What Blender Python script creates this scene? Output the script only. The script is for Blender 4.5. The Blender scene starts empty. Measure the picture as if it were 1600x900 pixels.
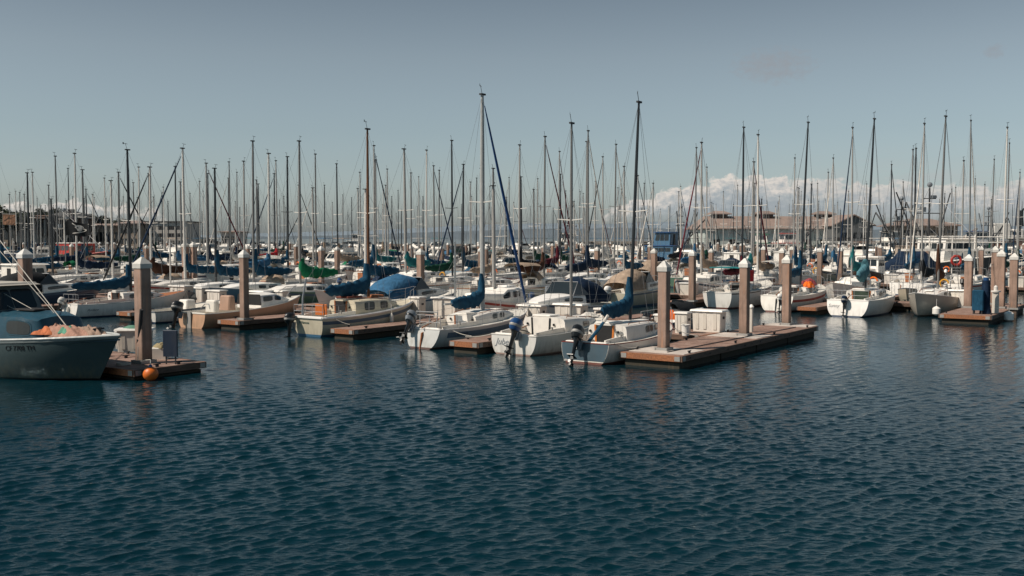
import bpy, math, random
import numpy as np
from math import sin, cos, pi, radians, sqrt, atan2
random.seed(7)
R = radians
scene = bpy.context.scene
COL = scene.collection
F = 1555.6; CH = 4.4; HY = 372.0
UX, UY = .576, .817

def W(u, v): return (UX*u - UY*v, UY*u + UX*v)
def UVof(X, Y): return (UX*X + UY*Y, -UY*X + UX*Y)
def px_of(X, Y): return 800 + F*X/Y
HEAD = atan2(UY, UX)

# ------------------------------------------------------------------ materials
MATS = {}
def nmat(name):
    m = bpy.data.materials.new(name); m.use_nodes = True
    nt = m.node_tree
    return m, nt, nt.nodes['Principled BSDF']
def N(nt, t, **k):
    n = nt.nodes.new(t)
    for a, b in k.items(): setattr(n, a, b)
    return n
def ramp(nt, fac, stops):
    r = N(nt, 'ShaderNodeValToRGB')
    el = r.color_ramp.elements
    while len(el) < len(stops): el.new(.5)
    for e, (p, c) in zip(el, stops):
        e.position = p; e.color = (c[0], c[1], c[2], 1)
    nt.links.new(fac, r.inputs[0])
    return r.outputs[0]
def mixc(nt, fac, a, b, mode='MIX'):
    n = N(nt, 'ShaderNodeMix', data_type='RGBA', blend_type=mode)
    if isinstance(fac, (int, float)): n.inputs[0].default_value = fac
    else: nt.links.new(fac, n.inputs[0])
    for i, c in ((6, a), (7, b)):
        if isinstance(c, (tuple, list)): n.inputs[i].default_value = (c[0], c[1], c[2], 1)
        else: nt.links.new(c, n.inputs[i])
    return n.outputs[2]
def noise(nt, scale, detail=4, coord='Object', stretch=None, rough=.55):
    tc = N(nt, 'ShaderNodeTexCoord')
    src = tc.outputs[coord]
    if coord == 'Object':
        oi = N(nt, 'ShaderNodeObjectInfo'); sc_ = N(nt, 'ShaderNodeMath', operation='MULTIPLY'); nt.links.new(oi.outputs['Random'], sc_.inputs[0]); sc_.inputs[1].default_value = 61.7
        ad_ = N(nt, 'ShaderNodeVectorMath', operation='ADD'); nt.links.new(src, ad_.inputs[0]); nt.links.new(sc_.outputs[0], ad_.inputs[1]); src = ad_.outputs[0]
    if stretch:
        mp = N(nt, 'ShaderNodeMapping'); mp.inputs['Scale'].default_value = stretch
        nt.links.new(src, mp.inputs[0]); src = mp.outputs[0]
    n = N(nt, 'ShaderNodeTexNoise')
    n.inputs['Scale'].default_value = scale; n.inputs['Detail'].default_value = detail
    n.inputs['Roughness'].default_value = rough
    nt.links.new(src, n.inputs[0])
    return n.outputs[0]
def bump(nt, b, h, strength=.3, dist=.02):
    n = N(nt, 'ShaderNodeBump'); n.inputs['Strength'].default_value = strength
    n.inputs['Distance'].default_value = dist
    nt.links.new(h, n.inputs['Height']); nt.links.new(n.outputs[0], b.inputs['Normal'])
def sep_z(nt):
    tc = N(nt, 'ShaderNodeTexCoord'); s = N(nt, 'ShaderNodeSeparateXYZ')
    nt.links.new(tc.outputs['Object'], s.inputs[0]); return s.outputs[2], s
def mrange(nt, v, a, b, c=0, d=1):
    n = N(nt, 'ShaderNodeMapRange')
    for i, x in enumerate((a, b, c, d)): n.inputs[i+1].default_value = x
    nt.links.new(v, n.inputs[0]); return n.outputs[0]

def vary(nt, col, lo=.82):
    oi = N(nt, 'ShaderNodeObjectInfo'); r = ramp(nt, oi.outputs['Random'], [(0, (lo, lo*.985, lo*.96)), (.55, (1, .985, .955)), (1, (1.06, 1.06, 1.06))])
    return mixc(nt, 1.0, col, r, 'MULTIPLY')
def paint(name, c, rough=.4, var=.18, dirt=.35, scale=2.5, metal=0, bmp=0):
    if name in MATS: return MATS[name]
    m, nt, b = nmat(name)
    n1 = noise(nt, scale, 5)
    n2 = noise(nt, scale*3, 6, stretch=(1, 1, .25))
    c1 = tuple(x*(1-var) for x in c)
    col = ramp(nt, n1, [(.3, c1), (.7, c)])
    dc = tuple(x*.45+y for x, y in zip(c, (.03, .022, .012)))
    f = mrange(nt, n2, .56, .78, 0, dirt)
    col = vary(nt, mixc(nt, f, col, dc))
    nt.links.new(col, b.inputs['Base Color'])
    nt.links.new(mrange(nt, n2, .3, .7, rough-.08, rough+.15), b.inputs['Roughness'])
    b.inputs['Metallic'].default_value = metal
    if bmp: bump(nt, b, noise(nt, 8, 4), bmp, .03)
    MATS[name] = m; return m
def hullpaint(name, c, foul=(.03, .05, .09), foulz=.07, dirt=.5):
    """gelcoat with waterline scum and antifouling below it"""
    if name in MATS: return MATS[name]
    m, nt, b = nmat(name)
    n1 = noise(nt, 1.6, 5)
    n2 = noise(nt, 5, 6, stretch=(1.4, 1.4, .3))
    col = ramp(nt, n1, [(.3, tuple(x*.84 for x in c)), (.7, c)])
    z, _ = sep_z(nt)
    dz = mrange(nt, z, .08, .75, 1, 0)
    mu = N(nt, 'ShaderNodeMath', operation='MULTIPLY')
    nt.links.new(dz, mu.inputs[0]); nt.links.new(mrange(nt, n2, .4, .75, .05, dirt), mu.inputs[1])
    col = mixc(nt, mu.outputs[0], col, (.16, .14, .09))
    st = mrange(nt, noise(nt, 7, 4, stretch=(1.5, 1.5, .12)), .6, .8, 0, .3)
    col = vary(nt, mixc(nt, st, col, tuple(x*.5 for x in c)), .88)
    col = mixc(nt, mrange(nt, z, foulz, foulz+.012), foul, col)
    nt.links.new(col, b.inputs['Base Color'])
    b.inputs['Roughness'].default_value = .32
    MATS[name] = m; return m
def fabric(name, c):
    if name in MATS: return MATS[name]
    m, nt, b = nmat(name)
    n1 = noise(nt, 3, 5); n2 = noise(nt, 9, 5, stretch=(1, 1, .4))
    col = ramp(nt, n1, [(.25, tuple(x*.6 for x in c)), (.6, c), (.85, tuple(min(1, x*1.35+.01) for x in c))])
    nt.links.new(col, b.inputs['Base Color'])
    b.inputs['Roughness'].default_value = .85
    b.inputs['Specular IOR Level'].default_value = .2
    bump(nt, b, n2, .7, .06)
    MATS[name] = m; return m
def flat(name, c, rough=.5, metal=0, spec=.5):
    if name in MATS: return MATS[name]
    m, nt, b = nmat(name)
    col = ramp(nt, noise(nt, 6, 3), [(.3, tuple(x*.85 for x in c)), (.7, c)])
    nt.links.new(col, b.inputs['Base Color'])
    b.inputs['Roughness'].default_value = rough; b.inputs['Metallic'].default_value = metal
    b.inputs['Specular IOR Level'].default_value = spec
    MATS[name] = m; return m
def woodmat(name, c, sc=6, stretch=(1, 6, 6)):
    if name in MATS: return MATS[name]
    m, nt, b = nmat(name)
    n = noise(nt, sc, 6, stretch=stretch)
    n2 = noise(nt, 1.3, 4)
    col = ramp(nt, n, [(.3, tuple(x*.5 for x in c)), (.55, c), (.8, tuple(min(1, x*1.3) for x in c))])
    col = mixc(nt, mrange(nt, n2, .45, .75, 0, .5), col, tuple(x*.4+.02 for x in c))
    nt.links.new(col, b.inputs['Base Color']); b.inputs['Roughness'].default_value = .75
    bump(nt, b, n, .4, .01)
    MATS[name] = m; return m
def deckmat():
    m, nt, b = nmat('dock planking')
    tc = N(nt, 'ShaderNodeTexCoord'); s = N(nt, 'ShaderNodeSeparateXYZ')
    nt.links.new(tc.outputs['Object'], s.inputs[0])
    w = N(nt, 'ShaderNodeMath', operation='MULTIPLY'); nt.links.new(s.outputs[0], w.inputs[0]); w.inputs[1].default_value = 1/.19
    fr = N(nt, 'ShaderNodeMath', operation='FRACT'); nt.links.new(w.outputs[0], fr.inputs[0])
    fl = N(nt, 'ShaderNodeMath', operation='FLOOR'); nt.links.new(w.outputs[0], fl.inputs[0])
    wn = N(nt, 'ShaderNodeTexWhiteNoise', noise_dimensions='1D'); nt.links.new(fl.outputs[0], wn.inputs['W'])
    base = ramp(nt, noise(nt, 2.2, 6), [(.28, (.15, .09, .068)), (.5, (.27, .165, .125)), (.75, (.38, .26, .21))])
    base = mixc(nt, mrange(nt, wn.outputs[0], 0, 1, 0, .4), base, (.16, .10, .078))
    base = mixc(nt, mrange(nt, noise(nt, 9, 5), .55, .75, 0, .5), base, (.42, .34, .29))
    gap = mrange(nt, fr.outputs[0], .0, .07, 1, 0)
    base = mixc(nt, gap, base, (.03, .022, .02))
    nt.links.new(base, b.inputs['Base Color']); b.inputs['Roughness'].default_value = .8
    bump(nt, b, mrange(nt, fr.outputs[0], 0, .08, 0, 1), .4, .01)
    return m
def concrete(name, c, stain=True):
    m, nt, b = nmat(name)
    n = noise(nt, 1.5, 8, rough=.65); n2 = noise(nt, 12, 5)
    col = ramp(nt, n, [(.25, tuple(x*.6 for x in c)), (.5, c), (.78, tuple(x*1.25 for x in c))])
    col = mixc(nt, mrange(nt, n2, .5, .8, 0, .35), col, tuple(x*.55 for x in c))
    if stain:
        z, _ = sep_z(nt)
        ad = N(nt, 'ShaderNodeMath', operation='MULTIPLY_ADD'); nt.links.new(n, ad.inputs[0]); ad.inputs[1].default_value = -.9
        nt.links.new(z, ad.inputs[2])
        col = mixc(nt, mrange(nt, ad.outputs[0], -.3, .55, .9, 0), col, (.035, .03, .02))
        st = mrange(nt, noise(nt, 6, 4, stretch=(1.2, 1.2, .1)), .5, .7, 0, .6)
        col = mixc(nt, st, col, tuple(x*.45 for x in c))
        st2 = mrange(nt, noise(nt, 5, 5, stretch=(1.3, 1.3, .16)), .58, .72, 0, .7)
        col = mixc(nt, st2, col, (min(1, c[0]*1.2), c[1]*.92, c[2]*.72))
        col = vary(nt, col, .72)
    nt.links.new(col, b.inputs['Base Color']); b.inputs['Roughness'].default_value = .88
    bump(nt, b, n2, .5, .015)
    return m
def glassmat():
    m, nt, b = nmat('tinted glass')
    b.inputs['Base Color'].default_value = (.018, .024, .028, 1)
    b.inputs['Roughness'].default_value = .08
    nt.links.new(mrange(nt, noise(nt, 3, 3), .3, .7, .04, .18), b.inputs['Roughness'])
    return m
WHITE = (.86, .83, .785)
MW = paint('white gelcoat', WHITE, .38)
MWD = paint('off white deck', (.76, .73, .67), .6, .12, .4, 4)
MCREAM = paint('cream gelcoat', (.66, .60, .47), .45)
MHW = hullpaint('white hull gelcoat', (.84, .81, .765))
MHW2 = hullpaint('white hull with red antifouling', (.82, .79, .735), (.15, .06, .045))
MHC = hullpaint('cream hull', (.62, .57, .45), (.05, .13, .22), .10)
MHG = hullpaint('pale grey hull', (.52, .53, .52), (.10, .06, .05))
MHLB = hullpaint('light blue hull', (.16, .27, .36))
MHB = hullpaint('navy hull', (.02, .05, .10), (.2, .05, .03))
MHP = hullpaint('peach hull', (.60, .36, .23), (.52, .3, .18), .03)
MHGN = hullpaint('green hull', (.10, .20, .15))
MHR = hullpaint('dull red hull', (.33, .12, .10))
MHFG = hullpaint('weathered grey green hull', (.055, .082, .088), (.012, .014, .014), .05, .7)
MHD = hullpaint('dark brown hull', (.07, .04, .03))
MCOV = {'blue': fabric('blue canvas', (.013, .068, .125)), 'bright blue': fabric('bright blue canvas', (.04, .135, .25)),
        'navy': fabric('navy canvas', (.01, .025, .055)), 'green': fabric('green canvas', (.01, .17, .075)),
        'dark green': fabric('dark green canvas', (.008, .055, .035)), 'teal': fabric('teal canvas', (.02, .16, .17)),
        'red': fabric('red canvas', (.42, .018, .025)), 'maroon': fabric('maroon canvas', (.11, .015, .025)),
        'brown': fabric('brown canvas', (.075, .035, .022)), 'black': fabric('black canvas', (.018, .02, .022)),
        'white': fabric('white canvas', (.6, .57, .52)), 'light blue': fabric('light blue canvas', (.15, .33, .52)),
        'orange': fabric('orange cloth', (.85, .16, .02)), 'tan': fabric('tan canvas', (.36, .27, .2))}
MMAST = {'silver': flat('silver mast', (.37, .36, .34), .5), 'white': flat('white mast', (.68, .65, .6), .45),
         'grey': flat('grey mast', (.19, .19, .185), .5), 'black': flat('black mast', (.03, .034, .038), .45),
         'brown': woodmat('varnished mast', (.17, .07, .03), 3, (5, 5, .4))}
MALU = flat('aluminium tube', (.38, .38, .37), .5, .3)
MSS = flat('stainless rail', (.33, .335, .34), .55, .25)
MWIRE = flat('rigging wire', (.22, .23, .24), .5, .3)
MROPE = flat('white rope', (.55, .52, .46), .9)
MBLK = flat('black plastic', (.014, .016, .018), .35)
MGRY = flat('grey plastic', (.2, .22, .24), .35)
MBLUEP = flat('blue plastic', (.015, .07, .2), .4)
MTEAK = woodmat('teak trim', (.36, .13, .05))
MRED = paint('red paint', (.45, .03, .02), .5)
MREDW = paint('rusty red band', (.42, .05, .03), .5)
MBAND = paint('slate blue band', (.07, .13, .19), .45)
MDK = flat('dark interior', (.012, .012, .013), .8)
MGLASS = glassmat()
MDECK = deckmat()
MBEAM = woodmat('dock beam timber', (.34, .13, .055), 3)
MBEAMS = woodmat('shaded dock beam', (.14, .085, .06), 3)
MFLOAT = concrete('float concrete', (.085, .08, .065), True)
MPAD = concrete('light dock concrete', (.50, .44, .39), False)
MPILE = concrete('piling concrete', (.33, .225, .178))
MCAP = paint('white pile cap', (.66, .65, .62), .55, .22, .75, 4)
MBOX = paint('dock box fibreglass', (.70, .66, .60), .5, .15, .4)
MGALV = flat('galvanised steel', (.34, .33, .31), .6, .2)
MDST = flat('dark steel', (.04, .042, .045), .6, .3)
MORG = paint('orange buoy plastic', (.75, .17, .02), .4, .15, .35)
MBROOF = paint('blue cabin roof', (.02, .075, .115), .35, .3, .5)
MYEL = flat('yellow plastic', (.65, .32, .03), .5)

# ------------------------------------------------------------------ mesh builder
class MB:
    def __init__(s): s.v = []; s.f = []
    def add(s, vs, fs):
        o = len(s.v); s.v += [tuple(p) for p in vs]; s.f += [tuple(i+o for i in f) for f in fs]; return s
    def box(s, cx, cy, cz, sx, sy, sz, rz=0, tx=1, ty=1, bev=0):
        """centre, full size; tx/ty = taper of the top; bev = chamfer of vertical edges and top"""
        hx, hy, hz = sx/2, sy/2, sz/2
        if bev:
            b = min(bev, hx*.9, hy*.9)
            def ring(hx, hy, b): return [(-hx+b, -hy), (hx-b, -hy), (hx, -hy+b), (hx, hy-b), (hx-b, hy), (-hx+b, hy), (-hx, hy-b), (-hx, -hy+b)]
            rs = [(ring(hx, hy, b), -hz), (ring(hx*tx, hy*ty, b), hz-b), (ring(hx*tx-b, hy*ty-b, b*.5), hz)]
            vs = [(x, y, z) for r, z in rs for x, y in r]
            n = 8; fs = [tuple(range(n-1, -1, -1)), tuple(range(2*n, 3*n))]
            for k in range(2):
                for i in range(n):
                    j = (i+1) % n; fs.append((k*n+i, k*n+j, (k+1)*n+j, (k+1)*n+i))
        else:
            vs = [(-hx, -hy, -hz), (hx, -hy, -hz), (hx, hy, -hz), (-hx, hy, -hz),
                  (-hx*tx, -hy*ty, hz), (hx*tx, -hy*ty, hz), (hx*tx, hy*ty, hz), (-hx*tx, hy*ty, hz)]
            fs = [(0, 3, 2, 1), (4, 5, 6, 7), (0, 1, 5, 4), (1, 2, 6, 5), (2, 3, 7, 6), (3, 0, 4, 7)]
        c, q = cos(rz), sin(rz)
        return s.add([(cx+x*c-y*q, cy+x*q+y*c, cz+z) for x, y, z in vs], fs)
    def tube(s, pts, r, n=6, caps=True, ry=None):
        pts = [np.array(p, float) for p in pts]; m = len(pts)
        rr = r if isinstance(r, (list, tuple)) else [r]*m
        rings = []; prev = None
        for i, p in enumerate(pts):
            t = pts[min(i+1, m-1)] - pts[max(i-1, 0)]; L = np.linalg.norm(t); t = t/L if L > 1e-9 else np.array((0, 0, 1.))
            a = np.array((0, 0, 1.)) if abs(t[2]) < .93 else (np.array((1., 0, 0)))
            if prev is not None: x = prev - t*np.dot(prev, t)
            else: x = np.cross(t, a)
            x /= np.linalg.norm(x); y = np.cross(t, x); prev = x
            q = 1 if ry is None else (ry[i] if isinstance(ry, (list, tuple)) else ry)
            rings.append([p + x*rr[i]*cos(2*pi*k/n) + y*rr[i]*q*sin(2*pi*k/n) for k in range(n)])
        return s.loft(rings, caps=caps)
    def loft(s, rings, closed=True, caps=True):
        n = len(rings[0]); vs = [p for r in rings for p in r]; fs = []
        for k in range(len(rings)-1):
            for i in range(n if closed else n-1):
                j = (i+1) % n; fs.append((k*n+i, k*n+j, (k+1)*n+j, (k+1)*n+i))
        if caps and closed:
            fs.append(tuple(range(n-1, -1, -1))); o = (len(rings)-1)*n; fs.append(tuple(range(o, o+n)))
        return s.add(vs, fs)
    def lathe(s, c, prof, n=12):
        rings = [[(c[0]+r*cos(2*pi*k/n), c[1]+r*sin(2*pi*k/n), c[2]+z) for k in range(n)] for r, z in prof]
        return s.loft(rings)
    def ball(s, c, r, n=10, m=7, sz=1):
        return s.lathe(c, [(max(r*sin(pi*k/m), .001), -r*sz*cos(pi*k/m)) for k in range(m+1)], n)
    def prism(s, poly, off):
        """poly = list of 3d points, extruded by off"""
        n = len(poly); vs = [tuple(p) for p in poly]+[(p[0]+off[0], p[1]+off[1], p[2]+off[2]) for p in poly]
        fs = [tuple(range(n-1, -1, -1)), tuple(range(n, 2*n))]+[(i, (i+1) % n, n+(i+1) % n, n+i) for i in range(n)]
        return s.add(vs, fs)
    def pane(s, q, r0=(0, 0), r1=(1, 1), off=.012, th=.03, rnd=.18):
        """window on the wall quad q (4 corners, bl br tr tl seen from outside), fractions r0..r1"""
        q = [np.array(p, float) for p in q]
        nrm = np.cross(q[1]-q[0], q[3]-q[0]); nrm /= np.linalg.norm(nrm)
        def P(a, b): return (q[0]*(1-a)+q[1]*a)*(1-b)+(q[3]*(1-a)+q[2]*a)*b
        a0, b0 = r0; a1, b1 = r1; da = (a1-a0)*rnd; db = (b1-b0)*rnd
        w = np.linalg.norm(q[1]-q[0]); h = np.linalg.norm(q[3]-q[0])
        rad = min((a1-a0)*w, (b1-b0)*h)*rnd; da = rad/w; db = rad/h
        uv = [(a0+da, b0), (a1-da, b0), (a1-.3*da, b0+.3*db), (a1, b0+db), (a1, b1-db), (a1-.3*da, b1-.3*db), (a1-da, b1), (a0+da, b1),
              (a0+.3*da, b1-.3*db), (a0, b1-db), (a0, b0+db), (a0+.3*da, b0+.3*db)]
        poly = [P(a, b)+nrm*(off-th) for a, b in uv]
        return s.prism(poly, nrm*th)
    def mesh(s, name, mat=None, smooth=False, ang=40):
        me = bpy.data.meshes.new(name); me.from_pydata(s.v, [], s.f)
        me.materials.append(mat)
        import bmesh
        bm = bmesh.new(); bm.from_mesh(me); bmesh.ops.recalc_face_normals(bm, faces=bm.faces); bm.to_mesh(me); bm.free()
        if smooth:
            me.polygons.foreach_set('use_smooth', [True]*len(me.polygons))
            try: me.set_sharp_from_angle(angle=R(ang))
            except Exception: pass
        me.update(); return me
    def build(s, name, mat, parent=None, smooth=False, ang=40, loc=None):
        return link(name, s.mesh(name, mat, smooth, ang), parent, loc=loc)

def link(name, me, parent=None, mat=None, loc=None, scale=None):
    o = bpy.data.objects.new(name, me); COL.objects.link(o)
    if parent: o.parent = parent
    if loc: o.location = loc
    if scale: o.scale = scale
    if mat is not None:
        o.material_slots[0].link = 'OBJECT'; o.material_slots[0].material = mat
    return o
def tag(o, label, cat, group=None, kind=None):
    if label: o['label'] = label
    if cat: o['category'] = cat
    if group: o['group'] = group
    if kind: o['kind'] = kind
    return o
def empty(name, loc, rz=0, label=None, cat=None, group=None):
    o = bpy.data.objects.new(name, None); COL.objects.link(o); o.empty_display_size = .3
    o.location = loc; o.rotation_euler = (0, 0, rz)
    return tag(o, label, cat, group)
def struct(o): o['kind'] = 'structure'; return o
def copy_tree(o, parent=None):
    c = o.copy(); COL.objects.link(c)
    if parent: c.parent = parent
    for ch in KIDS(o): copy_tree(ch, c)
    return c
def KIDS(o): return [x for x in o.children]
def text_mesh(txt, size, depth=.004, shear=0):
    cu = bpy.data.curves.new('lettering', 'FONT'); cu.body = txt; cu.size = size; cu.shear = shear
    cu.extrude = depth; cu.align_x = 'CENTER'; cu.align_y = 'CENTER'
    ob = bpy.data.objects.new('lettering', cu); COL.objects.link(ob)
    bpy.context.view_layer.update()
    dg = bpy.context.evaluated_depsgraph_get()
    me = bpy.data.meshes.new_from_object(ob.evaluated_get(dg))
    bpy.data.objects.remove(ob); bpy.data.curves.remove(cu)
    me.materials.clear(); return me

# ------------------------------------------------------------------ hull
class Hull:
    def __init__(s, L=7, B=2.4, fs=.7, fb=1.05, sag=.06, tr=.75, draft=.4, rake=.55, trake=.12, e=.5, eb=1.0, pw=1.7, mid=.42, sdraft=.08, ns=17):
        s.__dict__.update(locals()); 
    def hb(s, t):
        if t < s.mid: return s.B/2*(s.tr+(1-s.tr)*sin(pi/2*t/s.mid))
        q = (t-s.mid)/(1-s.mid); return s.B/2*max(cos(pi/2*q**s.pw), 0)
    def zs(s, t): return s.fs+(s.fb-s.fs)*t**1.6 - s.sag*sin(pi*t)
    def dr(s, t): return s.sdraft+(s.draft-s.sdraft)*min(1, sin(pi*min(1, t*1.05+.02)))**.7 if t < .97 else .05
    def ee(s, t): return s.e+(s.eb-s.e)*max(0, (t-.45)/.55)**1.3
    def pt(s, t, th, off=0):
        b, z0, d = s.hb(t), s.zs(t), s.dr(t)
        z = z0-(z0+d)*sin(th); y = b*max(cos(th), 0)**s.ee(t)
        x = -s.L/2+s.L*t
        x += s.rake*max(0, (t-.5)/.5)**2*(z/s.fb-.6) + (s.trake*(1-z/s.fs)*max(0, 1-t*6) if s.trake else 0)
        return (x, y+off, z)
    def side(s, x, z):
        t = min(.999, max(0, (x+s.L/2)/s.L)); 
        for _ in range(3):
            sh = s.rake*max(0, (t-.5)/.5)**2*(z/s.fb-.6); t = min(.999, max(0, (x-sh+s.L/2)/s.L))
        z0, d = s.zs(t), s.dr(t); q = min(1, max(0, (z0-z)/(z0+d))); th = math.asin(q)
        return s.hb(t)*max(cos(th), 0)**s.ee(t)
    def t_of(s, x): return min(1, max(0, (x+s.L/2)/s.L))
    def zd(s, x): return s.zs(s.t_of(x))
    def hull_mesh(s, m=None, nth=9):
        m = m or MB(); rings = []
        ths = [pi/2*(k/(nth-1)) for k in range(nth)]
        for i in range(s.ns):
            t = i/(s.ns-1)
            t = t if t < 1 else .9995
            half = [s.pt(t, th) for th in ths]
            rings.append([(x, y, z) for x, y, z in half]+[(x, -y, z) for x, y, z in reversed(half[:-1])])
        m.loft(rings, closed=False)
        n = len(rings[0]); o = 0
        m.f.append(tuple(range(n)))          # transom
        return m
    def deck_mesh(s, pit=None, drop=.025, inset=.0, camber=.05):
        """pit = (x0, x1, width fraction, floor z)"""
        ts = [i/16 for i in range(17)]; ws = [-1, -.75, -.5, -.25, 0, .25, .5, .75, 1]
        if pit:
            a, b = s.t_of(pit[0]), s.t_of(pit[1]); ts = sorted([t for t in ts if abs(t-a) > .01 and abs(t-b) > .01]+[a-.002, a+.002, b-.002, b+.002])
            ts = [max(t, 0) for t in ts]
            f = pit[2]; ws = sorted([w for w in ws if abs(abs(w)-f) > .03]+[-f-.01, -f+.01, f-.01, f+.01])
        m = MB(); vs = []; n = len(ws)
        for t in ts:
            t = min(t, .9995); b = max(s.hb(t)-.01, 0); x = s.pt(t, 0)[0]
            for w in ws:
                z = s.zs(t)-drop+camber*(1-w*w)
                if pit and a < t < b_(s, pit) and abs(w) < pit[2]: z = pit[3]
                vs.append((x, b*w, z))
        fs = [(i*n+j, i*n+j+1, (i+1)*n+j+1, (i+1)*n+j) for i in range(len(ts)-1) for j in range(n-1)]
        return m.add(vs, fs)
    def rail_mesh(s, m=None, r=.022, up=.005, stern=True, side=0):
        m = m or MB()
        for sg in ((1, -1) if not side else (side,)):
            m.tube([(lambda p: (p[0], sg*p[1], p[2]+up))(s.pt(min(i/20, .9995), 0)) for i in range(21)], r, 5)
        if stern:
            p = s.pt(0, 0); m.tube([(p[0], -p[1], p[2]+up), (p[0], p[1], p[2]+up)], r, 5)
        return m
    def band_mesh(s, z0, z1, t0=0, t1=1, rel=True, off=.006, transom=False):
        """stripe between heights below the sheer (rel) or above water"""
        m = MB()
        for sg in (1, -1):
            vs = []; K = 24
            for i in range(K+1):
                t = min(.998, t0+(t1-t0)*i/K)
                for zz in (z0, (z0+z1)/2, z1):
                    z = s.zs(t)-zz if rel else zz
                    q = min(1, max(0, (s.zs(t)-z)/(s.zs(t)+s.dr(t)))); th = math.asin(q)
                    x, y, z = s.pt(t, th); vs.append((x+(off if t > .97 else 0), sg*(y+off), z))
            m.add(vs, [(i*3+j, (i+1)*3+j, (i+1)*3+j+1, i*3+j+1) for i in range(K) for j in range(2)])
        return m
def b_(s, pit): return s.t_of(pit[1])

def cabin_mesh(m, secs):
    """secs: (x, halfwidth, z0, h). rounded trunk cabin lofted along x"""
    rings = []
    for x, w, z0, h in secs:
        pr = [(-w, z0-.08), (-w*.985, z0+.25*h), (-w*.955, z0+.75*h), (-w*.90, z0+.95*h), (-w*.75, z0+h*1.02), (-w*.35, z0+h*1.08), (0, z0+h*1.10)]
        rings.append([(x, y, z) for y, z in pr]+[(x, -y, z) for y, z in reversed(pr[:-1])])
    m.loft(rings, closed=True)
    return m
def cab_at(secs, x):
    for a, b in zip(secs, secs[1:]):
        if a[0] <= x <= b[0]:
            f = (x-a[0])/max(b[0]-a[0], 1e-6); return [a[i]*(1-f)+b[i]*f for i in range(4)]
    return secs[-1] if x > secs[-1][0] else secs[0]
def cab_window(secs, xa, xb, fa=.38, fb=.78, sg=-1, off=.014, r=.3, n=3):
    """rounded window following the cabin side"""
    m = MB()
    def P(x, f, o):
        _, w, z0, h = cab_at(secs, x); y = w*(.985-.03*(f-.25)/.5)+o
        return (x, sg*y, z0+f*h)
    cx, cz = (xa+xb)/2, (fa+fb)/2; hx, hz = (xb-xa)/2, (fb-fa)/2
    e = 2/(2+4*(1-r)); K = 12; top = []; bot = []
    for k in range(K+1):
        a = pi*(1-k/K); ca = cos(a); x = cx+hx*math.copysign(abs(ca)**e, ca); h = hz*max(abs(sin(a)), .0001)**e
        top.append((x, cz+h)); bot.append((x, cz-h))
    vs = [P(x, f, off) for x, f in bot]+[P(x, f, off) for x, f in top]+[P(x, f, -.02) for x, f in bot]+[P(x, f, -.02) for x, f in top]
    n = K+1; fs = []
    for k in range(K): fs += [(k, k+1, n+k+1, n+k), (2*n+k, 2*n+k+1, k+1, k), (n+k, n+k+1, 3*n+k+1, 3*n+k)]
    m.add(vs, fs)
    return m

def cover_mesh(xm, zb, length, up=1.0, droop=.06, fat=.17, seed=0, lean=0):
    """sail cover: along the boom from its after end, then up the fore side of the mast"""
    rnd = random.Random(seed); pts = []; rr = []; K = 20
    for i in range(K+1):
        f = i/K; x = xm-length+(length-.12)*f
        if f > .9: x = xm-length+(length-.12)*.9+(f-.9)*length*.75
        pts.append((x, rnd.uniform(-.015, .015), zb+.08+fat*.35*f-droop*sin(pi*f)+.10*f**5)); rr.append((.10+fat*.72*f**.4+rnd.uniform(-.02, .02))*(.84 if i % 3 == 1 else 1.03))
    pts = pts[:-1]; rr = rr[:-1]
    xe = pts[-1][0]
    prof = [(.02, .20, fat*1.0), (.05, .42, fat*.86), (.07, .66, fat*.72), (.06, .86, fat*.55), (.04, 1.0, fat*.42)]
    m = MB(); n = 10; rings = []
    # hand made rings: boom part are ellipses in the yz plane, the hump leans over to horizontal rings
    for (x, y, z), r in zip(pts, rr):
        rings.append([(x, y+r*.62*cos(a)*(1+.16*sin(3*a+x*5)), z+r*1.2*sin(a)*(1+.08*sin(2*a+x*7))) for a in [2*pi*k/n for k in range(n)]])
    zl = pts[-1][2]
    for j, (dx, fz, r) in enumerate(prof):
        tilt = R(20+14*j)
        c = (xe+.10+dx*.5-(.0 if j else .02), 0, zl+.05+up*(fz-.1))
        rings.append([(c[0]-sin(tilt)*r*1.2*sin(a), r*.62*cos(a)*(1+.1*sin(2*a+j)), c[2]+cos(tilt)*r*1.3*sin(a)*(.9 if j < 3 else .7)) for a in [2*pi*k/n for k in range(n)]])
    m.loft(rings); return m

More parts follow.
